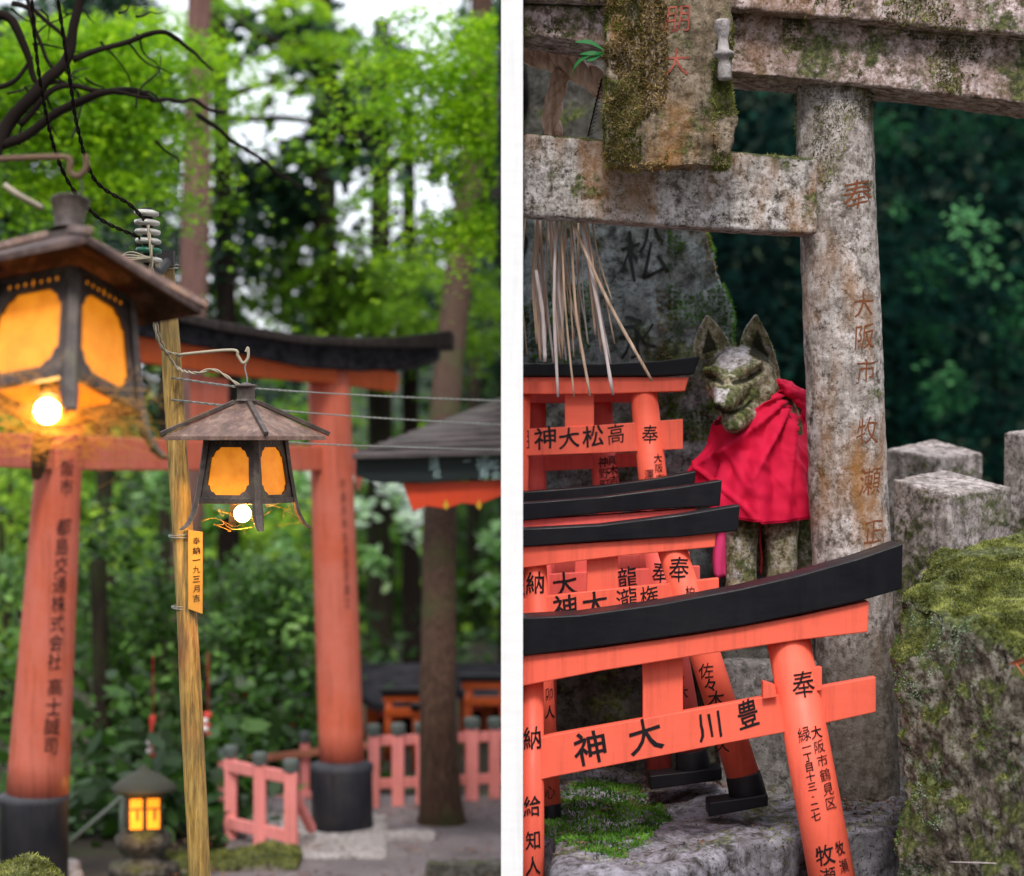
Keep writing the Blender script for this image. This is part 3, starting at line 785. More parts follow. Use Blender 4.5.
tr = MB(); limb(tr, [Vector((-2.2, 6.2, 0)), Vector((-2.1, 6.0, .9)), Vector((-1.8, 5.8, 1.6)), P(-40, 258, D)], .10, .032, 14)
build(tr, 'trunk', BARKD, maple); build(mb, 'branch', TWIG, maple)

# ================================================================ LEFT: big gate
gate = root('torii_gate', P(200, 870, 7.8) , 'large weathered vermilion torii gate with a black curved roof beam behind the lanterns', 'torii gate')
gate.location.z = 0
axL = ((61, 440, 7.25, 22.5), (37, 800, 7.25, 31)); axR = ((330, 385, 8.4, 21.5), (342, 768, 8.4, 22.5))
for ax, bx, lab in ((((64, 380, 7.25, 21), axL[1]), (34, 795, 7.25, 34, 34, 878), 'L'), (((328, 360, 8.4, 21), axR[1]), (342, 764, 8.4, 30.5, 31.5, 852), 'R')):
    mb = MB(); cyl_tube(mb, ax, 40, 12); pl = build(mb, 'pillar', OLDRED, gate)
    mb = MB(); x, y, D, ra_, rb_, yb = bx
    mb.lathe([(rb_*D/F, P(x, yb, D).z), (ra_*D/F*.99, P(x, y+8, D).z), (ra_*D/F*1.03, P(x, y+6, D).z), (ra_*D/F*1.03, P(x, y, D).z), (ra_*D/F*.7, P(x, y-4, D).z)], (P(x, y, D).x, D, 0), 36)
    build(mb, 'base_collar', DARKBASE, pl)
    if lab == 'L':
        it = [(c, 67.5-(y-470)*.066, y, 17.5, -4, .8) for c, y in (('阪', 468), ('市', 487))]
        it += [(c, 67-(484-470)*.066-(i*19.2)*.066-2.5, 527+i*19.2, 19, -4, .78) for i, c in enumerate('都島交通株式会社')]
        it += [(c, 55-i*1.4, 687+i*19.5, 19.5, -4, .85) for i, c in enumerate('高士誠司')]
        inscribe(it, cyl(axL, .003), INK, pl)
    else:
        inscribe([(c, 343+i*.5, 484+i*13.2, 11, 2, .55) for i, c in enumerate('平成元年五月吉日建之')], cyl(axR, .003), m_flat('faded_ink', (.10, .03, .03, 1), .8), pl)
DG = lambda x: 7.25+(x-61)*(8.4-7.25)/(330-61)
mb = MB(); mb.strip([(-260, 297, 352), (-60, 306, 352), (60, 318, 356), (145, 334, 363), (240, 348, 376), (330, 362, 383), (398, 372, 392, 396)], lambda x: DG(x)-.10, .2)
build(mb, 'lintel', ORANGE, gate, .008)
mb = MB(); mb.strip([(-300, 272, 305), (-60, 280, 310), (60, 296, 322), (145, 313, 337), (220, 330, 350), (300, 342, 367), (360, 345, 371), (405, 346, 368), (438, 345, 358)], lambda x: DG(x)-.16, .32)
kz = build(mb, 'roof_beam', KROOF, gate, .01)
mb = MB(); mb.strip([(-300, 262, 273), (-60, 270, 281), (60, 285, 297), (145, 303, 314), (220, 321, 331), (300, 335, 344), (360, 338, 347), (405, 336, 348), (452, 330, 347)], lambda x: DG(x)-.21, .42)
build(mb, 'roof_cover', m_bark('grey_wood_cover', (.06, .048, .045, 1), (.012, .010, .010, 1)), kz, .008)
mb = MB(); mb.strip([(-120, 430, 462), (60, 434, 470), (240, 443, 471), (330, 447, 471), (366, 449, 471, 364)], lambda x: DG(x)-.045, .09); build(mb, 'tie_beam', OLDRED, gate, .006)
mb = MB(); mb.strip([(353, 470, 472), (362, 477, 492, 358)], lambda x: DG(x)-.05, .06); build(mb, 'wedge', OLDRED, gate, .003)
mb = MB(); mb.strip([(190, 375, 442), (226, 378, 444)], lambda x: DG(x)-.05, .09); build(mb, 'strut', OLDRED, gate, .003)

# pads and low kerbs at the pillar foot
def stone_thing(name, mb, mat, label, cat, vox=.012, amp=.006, freq=8, amp2=.002, freq2=50, group=None, parent=None, moss=None, smooth=2, fn=None):
    m = remesh(mb, vox, amp, freq, amp2, freq2, smooth=smooth, fn=fn)
    if moss:
        rt = parent or root(name, Vector((sum(v.x for v in m.v)/len(m.v), sum(v.y for v in m.v)/len(m.v), min(v.z for v in m.v))), label, cat, group)
        o = build(m, 'stone' if not parent else name, mat, rt)
        for (mt, n_, sz, mask) in moss: tufts('moss', mt, m, n_, sz, rt if not parent else o, mask)
        return rt if not parent else o, m
    if parent: return build(m, name, mat, parent), m
    return props(build(m, name, mat), label, cat, group), m
def slab(px0, px1, D0, D1, z0, z1, tip=0):
    mb = MB(); a, b = (px0-512)/F, (px1-512)/F
    return mb.hexa([Vector(p) for p in [(a*D0, D0, z0), (b*D0, D0, z0), (b*D1, D1, z0), (a*D1, D1, z0), (a*D0, D0, z1), (b*D0, D0, z1), (b*D1, D1, z1+tip), (a*D1, D1, z1+tip)]])
stone_thing('footing_stone', slab(262, 388, 7.85, 8.75, -.08, .022), PADS, 'pale flat footing stone under the right gate pillar', 'stone', .02, .012, 4)
stone_thing('footing_stone', slab(-15, 82, 7.0, 7.6, -.08, .06), PADS, 'footing stone under the left gate pillar', 'stone', .02, .012, 4)
stone_thing('kerb_stone', slab(384, 436, 8.2, 8.32, -.05, .03), PADS, 'short kerb stone right of the dark pillar base', 'kerb', .015, .006, 6)
mb = slab(150, 300, 7.62, 7.9, -.05, .04)
stone_thing('garden_wall', mb, MOSSY, 'low moss-topped garden wall below the pink fence', 'wall', .014, .035, 4, moss=[(MOSST, 3500, .012, lambda p, n: 1 if n.z > .4 else 0)])
mb = MB(); mb.ell(P(22, 905, 4.3), (.10, .12, .075))
stone_thing('mossy_rock', mb, MOSSY, 'yellow-green mossy rock peeking in at the bottom left corner', 'rock', .008, .02, 9, moss=[(MOSST, 5000, .008, lambda p, n: 1 if n.z > 0 else 0)])
bpy.data.objects['mossy_rock']
mb = MB(); rk = P(22, 905, 4.3); mb.hexa([Vector((rk.x+sx*.16, 4.3+sy*.2, z)) for z in (-.05, rk.z-.03) for sx, sy in ((-1, -1), (1, -1), (1, 1), (-1, 1))])
stone_thing('stone_pier', mb, BLOCKS, 'stone pier below the mossy rock in the bottom left corner', 'stone', .02, .01, 5)

LC = []
while len(LC) < 900:
    y = random.uniform(7.3, 9.6); x = random.uniform(-1.3, -.05)
    if noise.noise(Vector((x*3, y*2, 4))) < -.1 and random.random() < .8: continue
    LC.append((x, y, .022+random.random()*.004))
props(leafmesh('fallen_leaves', LITTER, LC, .022, OVAL, flat=.8), 'brown fallen leaves scattered over the path by the gate', 'fallen leaves', kind='stuff')
stone_thing('kerb_stone', slab(425, 503, 7.50, 7.58, -.05, .06), BLOCKS, 'dark kerb stone at the bottom edge beside the white divider', 'kerb', .012, .006, 6)
# pink fence
fence = root('picket_fence', P(370, 800, 9.1), 'faded pink wooden fence with dark post caps running behind the gate pillar', 'fence')
fence.location.z = 0
def fpost(x, yt, yb, w, D):
    a, b = P(x, yb, D), P(x, yt, D); a.z = max(a.z, 0)-.02
    mb = MB(); wd = w*D/F; mb.box((a+b)/2, (wd, wd, b.z-a.z)); p = build(mb, 'post', PINK, fence, .004)
    mb = MB(); mb.lathe([(wd*.60, b.z-.004), (wd*.66, b.z+.002), (wd*.60, b.z+.012), (wd*.64, b.z+.016), (wd*.62, b.z+.038), (wd*.50, b.z+.044), (wd*.2, b.z+.046)], (b.x, b.y, 0), 20); build(mb, 'cap', CAPG, p)
fps = [(231, 757, 842, 12, 8.25), (260, 764, 850, 12, 8.1), (291, 771, 858, 13, 7.97)]
fpr = [(374, 735, 810, 11, 8.95), (398, 734, 808, 12, 9.0), (422, 733, 806, 12, 9.05), (447, 731, 804, 12, 9.1), (472, 728, 802, 13, 9.15), (495, 728, 800, 12, 9.2)]
fpb = [(222, 760, 830, 7, 9.3), (305, 742, 815, 9, 9.2)]
for q in fps+fpr+fpb: fpost(*q)
for (a, b) in (((231, 765), (291, 779)), ((231, 822), (291, 838))):
    mb = MB(); mb.bar(P(a[0]-6, a[1], 8.25), P(b[0]+6, b[1], 7.97), .02, .045); build(mb, 'rail', PINK, fence, .003)
for (ya, yb) in ((741, 736), (784, 778)):
    mb = MB(); mb.bar(P(374, ya, 8.96), P(504, yb, 9.22), .02, .04); build(mb, 'rail', PINK, fence, .003)
    mb = MB(); mb.bar(P(222, ya+22, 9.3), P(374, ya+4, 9.05), .02, .03); build(mb, 'rail', m_paint('brownish_rail', (.45, .16, .09, 1), (.3, .1, .07, 1)) if ya == 741 else PINK, fence, .003)
mb = MB(); mb.bar(P(290, 785, 8.0), P(312, 830, 8.2), .03, .03); build(mb, 'brace', PINK, fence, .003)

# small roofed board fixed to the partition
brd = root('roofed_notice_board', P(506, 480, 7.3), 'small roofed board with a dark lettered fascia and a red valance beside the white divider', 'notice board')
X0 = -.0205
def PX(py, D): v = P(0, py, D); v.x = X0; return v
mb = MB(); a, b = P(352, 454, 7.2), PX(450, 7.2); r1 = PX(396, 7.95); r0 = P(440, 424, 7.8)
t = Vector((0, 0, -.018)); mb.add([a, b, r1, r0, a+t, b+t, r1+t, r0+t], [(0, 1, 2, 3), (7, 6, 5, 4), (0, 4, 5, 1), (1, 5, 6, 2), (2, 6, 7, 3), (3, 7, 4, 0)])
rf = build(mb, 'roof', ROOF, brd, .004)
for i in range(9):
    k = (i+.5)/9; mb = MB(); mb.bar(a.lerp(r0, k)+Vector((0, 0, .006+.002*math.sin(i*3))), b.lerp(r1, k)+Vector((0, 0, .006)), .012, .012)
    if i % 1 == 0: build(mb, 'roof_batten', ROOF, rf, .002)
mb = MB(); mb.strip([(356, 457, 476), (380, 457, 483), (430, 457, 482), (506, 456, 477)], lambda x: 7.24, .05); mb.v = [Vector((min(v.x, X0), v.y, v.z)) for v in mb.v]
fs_ = build(mb, 'fascia', m_flat('dark_teal_board', (.012, .020, .020, 1), .5), brd, .003)
inscribe([('講', 434, 463, 15, 0, .7), ('社', 437, 473, 11, 0, .8), ('福', 482, 463, 14), ('寿', 484, 474, 12), ('松', 494, 464, 12), ('会', 496, 475, 10), ('一', 467, 461, 8)], lambda x, y: 7.238, PALE, fs_)
mb = MB(); mb.strip([(403, 483, 487, 404), (413, 483, 511), (428, 483, 506), (446, 482, 509), (462, 481, 503), (478, 481, 505), (506, 479, 494)], lambda x: 7.27, .025); mb.v = [Vector((min(v.x, X0), v.y, v.z)) for v in mb.v]
vl = build(mb, 'valance', m_paint('deep_red_valance', (.62, .055, .012, 1), (.4, .04, .01, 1)), brd, .002)
mb = MB()
for x in (446, 479): mb.add([P(x-3, 506, 7.265), P(x, 499, 7.265), P(x+3, 506, 7.265), P(x, 510, 7.265)], [(0, 1, 2, 3)])
build(mb, 'gold_fitting', m_flat('gold_paint', (.6, .35, .03, 1), .5), vl)
mb = MB(); mb.bar(P(500, 470, 7.32), P(500, 470, 7.32)+Vector((.0205, 0, 0)), .1, .08); build(mb, 'divider_bracket', IRON, brd)

# little shrines beyond the fence
def shrine(x0, x1, ye, yr, D, label, w=.10):
    base = P((x0+x1)/2, 700, D); base.z = 0
    rt = root('small_shrine', base, label, 'shrine', 'small shrines beyond the fence')
    a, b = P(x0, ye, D), P(x1, ye, D); dz = (ye-yr)*D/F
    mb = MB(); L = []; n = 12
    for i in range(n+1):
        k = i/n; xx = a.x+(b.x-a.x)*k; lift = .06*(abs(k-.5)*2)**3
        L += [Vector((xx, D-.35, a.z+lift)), Vector((xx, D-.15, a.z+dz*.35+lift*.6)), Vector((xx, D+.05, a.z+dz)), Vector((xx, D+.4, a.z)), Vector((xx, D+.05, a.z-.01)), Vector((xx, D-.35, a.z-.035+lift))]
    fs = [(i*6+j, i*6+(j+1) % 6, i*6+6+(j+1) % 6, i*6+6+j) for i in range(n) for j in range(6)] + [(0, 1, 2, 3, 4, 5), tuple(n*6+5-j for j in range(6))]
    mb.add(L, fs); build(mb, 'roof', KROOF, rt)
    for k in (.16, .5, .84):
        mb = MB(); xx = a.x+(b.x-a.x)*k; mb.box((xx, D-.1, a.z/2), (.055, .055, a.z)); build(mb, 'post', ORANGE, rt, .003)
    for dz_ in (.07, .24):
        mb = MB(); mb.box(((a.x+b.x)/2, D-.1, a.z-dz_), ((b.x-a.x)*.85, .05, .045)); build(mb, 'crossbeam', VERM2, rt, .003)
    mb = MB(); mb.box(((a.x+b.x)/2, D+.1, a.z/2-.02), ((b.x-a.x)*.72, .22, a.z-.06)); build(mb, 'cella', m_flat('shadowed_wood', (.03, .012, .01, 1), .8), rt, .003)
shrine(280, 352, 700, 672, 11.4, 'half-hidden small shrine left of the right gate pillar, among the bushes')
shrine(362, 432, 696, 664, 11.0, 'small shrine with black curved roof between the gate pillar and the cedar')
shrine(455, 520, 690, 664, 11.2, 'small shrine with red beams between the cedar and the white divider')
# arch-like small vermilion gates in front of them
def mini_gate_far(x, yt, yb, w, D, label):
    base = P(x, yb, D); base.z = max(base.z, 0)
    rt = root('small_torii', base, label, 'torii gate', 'small torii gates behind the fence')
    h = (yb-yt)*D/F; W = w*D/F
    for s_ in (-1, 1):
        mb = MB(); mb.tube([base+Vector((s_*W*.42, 0, 0)), base+Vector((s_*W*.36, 0, h*.9))], .018, 12); build(mb, 'pillar', ORANGE, rt)
    for hh, ww in ((.88, 1.05), (.68, .95)):
        mb = MB(); mb.box(base+Vector((0, 0, h*hh)), (W*ww, .045, .038)); build(mb, 'crossbeam', ORANGE, rt, .003)
    mb = MB(); mb.box(base+Vector((0, 0, h*.96)), (W*1.15, .07, .03)); build(mb, 'roof_beam', BLACK, rt, .003)
mini_gate_far(402, 703, 775, 36, 10.3, 'small orange torii right of the gate pillar, behind the pink fence')
mini_gate_far(428, 712, 778, 30, 10.0, 'small orange torii just left of the cedar trunk')
mini_gate_far(486, 692, 775, 46, 10.4, 'small orange torii between the cedar and the white divider')
mini_gate_far(262, 710, 780, 40, 10.6, 'small orange torii in the bushes left of the gate pillar')

# little dark lantern with lit windows
ln = root('garden_lantern', P(144, 862, 7.6), 'squat dark garden lantern with two glowing orange windows', 'lantern'); ln.location.z = 0
cx = P(144, 0, 7.6).x; z = lambda y: P(0, y, 7.6).z
mb = MB(); mb.lathe([(.12, 0), (.12, .04), (.075, .05), (.07, z(852)), (.095, z(846)), (.10, z(836)), (.07, z(830)), (.072, z(828))], (cx, 7.6, 0), 24); build(mb, 'pedestal', BLOCKS, ln)
mb = MB(); mb.box((cx, 7.6, (z(830)+z(790))/2), (.125, .12, z(790)-z(830)), Matrix.Rotation(R(12), 3, 'Z')); bx_ = build(mb, 'lamp_box', IRON, ln, .003)
for s_ in (-1, 1):
    mb = MB(); Mr = Matrix.Rotation(R(12), 3, 'Z'); c0 = Vector((cx, 7.6, z(811))); w_ = .021; h_ = .052
    vs = []
    for (u, v) in ((-1, -1), (1, -1), (1, 1), (-1, 1)): vs.append(c0 + Mr @ Vector((s_*.029+u*w_, -.0625, v*h_)))
    mb.add(vs, [(0, 1, 2, 3)]); wn = build(mb, 'window', GLOWWIN, bx_)
    mb = MB(); mb.box(c0+Mr @ Vector((s_*.029+.004, -.066, -.004)), (.008, .006, .034), Mr); mb.box(c0+Mr @ Vector((s_*.029+.0, -.066, .018)), (.04, .006, .005), Mr); build(mb, 'bar', IRON, wn)
mb = MB(); mb.lathe([(.02, z(792)), (.11, z(790)), (.112, z(787)), (.08, z(779)), (.035, z(772)), (.012, z(768)), (.006, z(765))], (cx, 7.6, 0), 24); build(mb, 'cap_roof', m_flat('mossy_cap', (.06, .06, .045, 1), .8), ln)
L = bpy.data.lights.new('garden_lantern_light', 'POINT'); L.energy = 1.0; L.color = (1, .45, .1); L.shadow_soft_size = .03
lo = bpy.data.objects.new('lamp_light', L); COL.objects.link(lo); lo.parent = ln; lo.location = Vector((cx, 7.42, z(811))) - ln.location
# handrail
mb = MB(); mb.tube([P(70, 842, 7.8), P(122, 797, 8.0)], .008, 10); mb.tube([P(122, 797, 8.0), Vector((P(122, 797, 8.0).x, 8.0, 0))], .01, 10); mb.tube([P(70, 842, 7.8), P(60, 850, 7.8), Vector((P(58, 0, 7.8).x, 7.8, 0))], .01, 10)
props(build(mb, 'handrail', m_flat('grey_rail', (.16, .19, .15, 1), .5)), 'thin grey handrail between the left gate pillar and the garden lantern', 'handrail')
# hanging red charms in the bush
for i, (x, y0, y1, w, lab) in enumerate(((153, 715, 757, 9, 'red and white paper charm hanging above the garden lantern'), (208, 712, 735, 12, 'pink paper charm just right of the wooden pole'))):
    rt = root('paper_charm', P(x, y1, 8.2), lab, 'charm'); mb = MB()
    pts = [P(x, y0, 8.2), P(x-2, (y0+y1)/2, 8.2), P(x, y1, 8.2)]; mb.tube(bez(pts, 6), [w*.25*8.2/F*(1+.5*math.sin(k*1.1)) for k in range(13)], 10, flat=.4)
    build(mb, 'ribbon', m_flat('red_paper', (.75, .08, .06, 1), .8), rt)
    mb = MB(); mb.ell(P(x-3, y1-6, 8.17), (.014, .01, .012)); mb.ell(P(x-3, y1-14, 8.17), (.012, .01, .012)); build(mb, 'bell', m_flat('white_bell', (.8, .7, .68, 1), .4), rt)
    mb = MB(); mb.tube([P(x, y0, 8.2), P(x, y0-60, 8.25)], .002, 5); build(mb, 'cord', STRING, rt)

# ================================================================ LEFT: trees
def tree(name, label, trunk, tm, crown=None, cm=CONI, size=.10, shape=SPRAY, group='trees of the wood behind the gate', dens=6, per=60, pad=.26, branches=(), flatn=.35, fl=.3):
    D = trunk[-1][2]; b = P(*trunk[-1][:3]); b.z = 0
    rt = root(name, b, label, 'tree', group)
    pts = [P(*t[:3]) for t in trunk]; rs = [t[3]*t[2]/F for t in trunk]
    if pts[-1].z > .02: pts.append(b.copy() - Vector((0, 0, .05))); rs.append(rs[-1]*1.25)
    p = bez(pts, 8); q = []
    for i in range(len(p)):
        k = i/(len(p)-1)*(len(rs)-1); j = min(int(k), len(rs)-2); q.append(rs[j]+(rs[j+1]-rs[j])*(k-j))
    mb = MB(); mb.tube(p, q, 20, jitter=.12); build(mb, 'trunk', tm, rt)
    for br in branches:
        mb = MB(); bp = bez([P(*t[:3]) for t in br], 8); mb.tube(bp, [max(.004, br[0][3]*D/F*(1-.75*i/len(bp))) for i in range(len(bp))], 8, jitter=.3); build(mb, 'branch', tm, rt)
    if crown:
        C, T, Nn = clumps(crown, dens, pad, flatn, per, stretch=1.5 if size < .07 and cm in (MAPLE, MAPLE2) else 1.0)
        leafmesh('crown', cm, C, size, shape, rt, tint=T, nrm=Nn, jit=.6 if cm is not MAPLE else .45)
    return rt

# cedars with dark crowns
tree('cedar_tree', 'tall brown cedar trunk standing on the path in front of the small shrines', [(484, -60, 12.5, 10), (476, 120, 12.0, 12), (456, 300, 11.0, 14), (442, 450, 9.6, 16), (439, 600, 9.0, 17.5), (438, 700, 8.7, 18.5), (441, 800, 8.6, 21), (441, 826, 8.6, 27)], BARK)
tree('cedar_tree', 'reddish cedar trunk behind the insulator stack', [(200, -40, 12, 11), (196, 200, 12, 14), (190, 400, 12, 15), (186, 720, 12, 16)], BARKR,
     [(170, 235, 40, 25, 13.5, .2), (150, 300, 60, 30, 13.5, .3)], CONI, .09)
tree('cedar_tree', 'dark cedar trunk left of centre, framed by bright sky gaps', [(322, -40, 14, 10), (325, 150, 14, 11), (326, 350, 14, 12), (328, 690, 14, 13)], BARKD,
     [(328, 215, 20, 10, 14.5, .3), (265, 240, 34, 9, 14.5, .2), (300, 268, 90, 18, 14.5, .3), (380, 290, 70, 26, 14.6, .4), (215, 270, 50, 22, 14.6, .4)], CONI, .10)
tree('cedar_tree', 'dark cedar trunk between the gate pillar and the brown cedar', [(382, 20, 15, 8), (380, 300, 15, 11), (380, 480, 15, 13), (380, 700, 15, 14)], BARKD,
     [(440, 275, 70, 30, 15.5, .1), (480, 300, 50, 28, 15.5, .2), (420, 232, 44, 8, 15.5, .2), (355, 300, 60, 28, 15.5, .3)], CONI, .10)
tree('cedar_tree', 'thin cedar trunk behind the left gate pillar', [(100, 300, 13, 8), (105, 500, 13, 8.5), (108, 700, 13, 10)], BARKD,
     [(110, 330, 60, 30, 13.5, .2), (60, 250, 50, 30, 13.5, .3)], CONI, .09)
tree('cedar_tree', 'thin dark trunk close to the white divider, under the notice board', [(474, 330, 17, 6), (474, 500, 17, 7), (472, 690, 17, 8)], BARKD,
     [(480, 360, 40, 20, 17.5, .3)], CONI, .10)
tree('cedar_tree', 'thin trunk low between the left pillar and the wooden pole', [(98, 560, 9.6, 8), (103, 740, 9.6, 9), (104, 850, 9.6, 11)], BARKD, [(90, 540, 40, 25, 9.8, .4)], SHRUBM, .06, OVAL)
tree('cedar_tree', 'slim trunk behind the upper wooden pole', [(163, 380, 13, 6), (165, 500, 13, 6.5), (166, 690, 13, 8)], BARKD, [(165, 370, 40, 22, 13.4, .2)], CONI, .09)

# bright maples
def maple_tree(label, seeds, trunk, branches, mat=MAPLE, size=.055, dens=8, per=70, pad=.22):
    return tree('maple_tree', label, trunk, TWIG, seeds, mat, size, STAR, 'green maples over the gate', dens, per, pad, branches, .075)
maple_tree('bright green maple spreading over the top left', [(20, 60, 50, 40, 8.6, .6), (65, 50, 60, 40, 8.6, .7), (115, 30, 50, 26, 8.6, .6), (150, 75, 50, 28, 8.6, .6), (120, 130, 60, 30, 8.6, .7), (60, 130, 50, 30, 8.6, .6), (150, 115, 45, 22, 8.6, .6),
            (100, 175, 60, 24, 8.6, .6), (60, 200, 50, 20, 8.6, .5), (140, 185, 40, 20, 8.6, .5), (30, 180, 40, 22, 8.6, .5), (180, 45, 36, 30, 8.6, .6), (0, 120, 40, 50, 8.6, .5), (95, 85, 60, 36, 8.6, .5)],
           [(-60, 0, 12.5, 10), (-80, 300, 12.5, 16), (-80, 700, 12.5, 20)], [[(-70, 200, 12.5, 8), (20, 120, 12.3, 5), (130, 100, 12.2, 3)], [(-65, 80, 12.5, 7), (40, 40, 12.3, 5), (150, 20, 12.2, 3)]], size=.031, dens=10, per=100, pad=.16)
maple_tree('bright green maple over the middle with boughs hanging into the sky gaps', [(215, 20, 50, 26, 13, .6), (270, 15, 60, 26, 13, .6), (325, 30, 50, 26, 13, .6), (240, 75, 45, 16, 13, .6), (292, 90, 40, 10, 13, .6), (345, 55, 40, 16, 13, .5), (232, 102, 26, 10, 13, .4), (320, 145, 26, 22, 13, .3),
            (205, 150, 26, 40, 13.2, .4), (190, 205, 36, 24, 13.2, .4), (345, 195, 44, 10, 13.2, .5)],
           [(215, -60, 13.5, 8), (226, 300, 13.5, 10), (230, 690, 13.5, 13)], [[(217, 0, 13.5, 6), (270, 40, 13.2, 4), (350, 45, 13, 2)], [(222, 100, 13.5, 5), (260, 85, 13.3, 4), (310, 80, 13, 2)], [(222, 120, 13.4, 4), (300, 120, 13.2, 3.5), (370, 140, 13, 3), (440, 165, 13, 2)]], size=.045, dens=4, pad=.18)
maple_tree('bright green maple hanging in layers at the top right', [(400, 60, 36, 14, 8.2, .7), (450, 65, 50, 20, 8.2, .7), (485, 30, 36, 36, 8.2, .7), (420, 95, 60, 16, 8.2, .8), (470, 110, 50, 22, 8.2, .8), (450, 130, 44, 14, 8.2, .7), (400, 112, 40, 10, 8.2, .6), (488, 150, 30, 22, 8.2, .7), (455, 165, 28, 9, 8.2, .6),
            (470, 200, 46, 12, 8.2, .5), (485, 225, 36, 26, 8.2, .6), (445, 228, 40, 18, 8.2, .6), (430, 18, 40, 10, 8.2, .5), (385, 40, 20, 8, 8.2, .6), (490, 80, 30, 30, 8.2, .7)],
           [(508, -40, 14.6, 7), (508, 300, 14.6, 8), (508, 690, 14.6, 9)], [[(508, 80, 14.6, 5), (490, 110, 12.3, 4), (430, 90, 11.1, 2)], [(508, 160, 14.6, 5), (490, 200, 12.4, 4), (440, 165, 11.3, 2), (400, 140, 11.2, 1.5)]], size=.029, dens=10, per=105, pad=.15)
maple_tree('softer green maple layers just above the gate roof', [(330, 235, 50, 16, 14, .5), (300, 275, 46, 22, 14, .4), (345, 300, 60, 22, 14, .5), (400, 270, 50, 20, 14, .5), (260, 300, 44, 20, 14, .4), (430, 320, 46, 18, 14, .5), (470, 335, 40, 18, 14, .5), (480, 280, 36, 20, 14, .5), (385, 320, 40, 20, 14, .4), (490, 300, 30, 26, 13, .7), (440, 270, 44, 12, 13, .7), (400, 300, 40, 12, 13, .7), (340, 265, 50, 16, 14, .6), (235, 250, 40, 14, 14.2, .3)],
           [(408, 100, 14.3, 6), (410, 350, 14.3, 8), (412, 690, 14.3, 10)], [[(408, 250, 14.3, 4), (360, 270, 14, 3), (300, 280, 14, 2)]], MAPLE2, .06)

# the wood: shrubs and undergrowth
def shrub(label, seeds, mat=SHRUBM, size=.05, shape=OVAL, dens=5, per=40, pad=.14, D=10, x=200):
    b = P(x, 700, D); b.z = 0
    rt = root('leafy_shrub', b, label, 'shrub', 'shrubs behind the gate')
    mb = MB()
    for i in range(7):
        s0 = seeds[i % len(seeds)]; t = P(s0[0], s0[1], s0[4]); mb.tube(bez([b+Vector((random.uniform(-.1, .1), 0, 0)), b.lerp(t, .5)+Vector((0, 0, .1)), t], 6), [.02-.0009*k for k in range(13)], 7)
    build(mb, 'stem', BARKD, rt)
    C, T, Nn = clumps(seeds, dens, pad, .45, per); Nn = Nn + np.array([0, -.5, 0])
    leafmesh('foliage', mat, C, size, shape, rt, tint=T, nrm=Nn, jit=.7)
shrub('broad dark glossy shrub filling the middle between pole and gate pillar', [(250, 620, 60, 50, 10, .4), (290, 600, 40, 50, 10, .35), (230, 680, 60, 50, 9.8, .3), (280, 700, 50, 45, 9.6, .3), (240, 570, 60, 30, 10.2, .5), (300, 650, 30, 50, 9.8, .35), (215, 735, 40, 30, 9.6, .2), (270, 745, 40, 20, 9.5, .2)], x=255)
shrub('glossy shrub between the left gate pillar and the pole', [(120, 620, 50, 40, 10, .55), (150, 650, 50, 40, 10, .45), (100, 680, 40, 40, 9.8, .45), (150, 700, 44, 34, 9.7, .4), (160, 580, 40, 30, 10.2, .55), (130, 740, 50, 26, 9.6, .2), (90, 580, 26, 30, 10.2, .6), (180, 640, 30, 60, 10, .4)], x=140)
shrub('dark shrub low behind the garden lantern', [(110, 790, 50, 30, 9.2, .1), (170, 790, 40, 34, 9.2, .1), (190, 840, 30, 30, 8.8, .1), (95, 840, 30, 30, 8.9, .1), (200, 760, 34, 20, 9.3, .2), (20, 700, 30, 80, 9.6, .4), (5, 600, 30, 60, 9.8, .6)], x=130)
shrub('light green bush far left behind the gate pillar', [(0, 500, 40, 60, 11, .7), (10, 420, 40, 40, 11.4, .6), (110, 540, 30, 30, 11, .6), (5, 640, 20, 60, 11, .6)], WOODM, x=10, D=11)
# a far-off wood of foliage too dense to count
sd = []
for i in range(150):
    x = random.uniform(-60, 520); y = random.uniform(400, 700); D = random.uniform(17, 27)
    t = .35 + .35*noise.noise(Vector((x*.012, y*.012, 5))) + (.35 if (170 < x < 320 and 470 < y < 580) else 0) + (-.25 if x > 350 else 0)
    if 350 < x < 470 and y < 470: continue
    sd.append((x, y, 40, 26, D, t))
for i in range(60):
    x = random.uniform(330, 520); y = random.uniform(520, 690); sd.append((x, y, 36, 26, random.uniform(17, 24), .45 if random.random() < .4 else .0))
C, T, Nn = clumps(sd, 2.0, .6, .45, 42)
props(leafmesh('distant_wood', WOODM, C, .17, SPRAY, tint=T, nrm=Nn + np.array([0, -.4, 0]), jit=.7), 'dense green wood filling the background behind the torii gate', 'wood', kind='stuff')
sd = []
for i in range(60):
    x = random.uniform(-60, 520); y = random.gauss(300, 50); D = random.uniform(20, 27)
    if 170 < x < 490 and y < 300: continue
    sd.append((x, y, 46, 24, D, random.uniform(0, .5)))
for i in range(100):
    x = random.choice([random.uniform(-40, 150), random.uniform(-40, 150), random.uniform(490, 515)]); y = random.uniform(-20, 280)
    if noise.noise(Vector((x*.02, y*.02, 3))) > .25: continue
    sd.append((x, y, 40, 34, random.uniform(18, 26), random.uniform(0, .7)))
for i in range(9): sd.append((random.uniform(235, 445), random.uniform(20, 240), 14, 8, 14, random.uniform(0, .6)))
C, T, Nn = clumps(sd, 3.0, .30, .4, 42)
props(leafmesh('distant_conifers', CONI, C, .18, SPRAY, tint=T, nrm=Nn, jit=.7), 'dark conifer canopy seen far behind the bright maples', 'wood', kind='stuff')
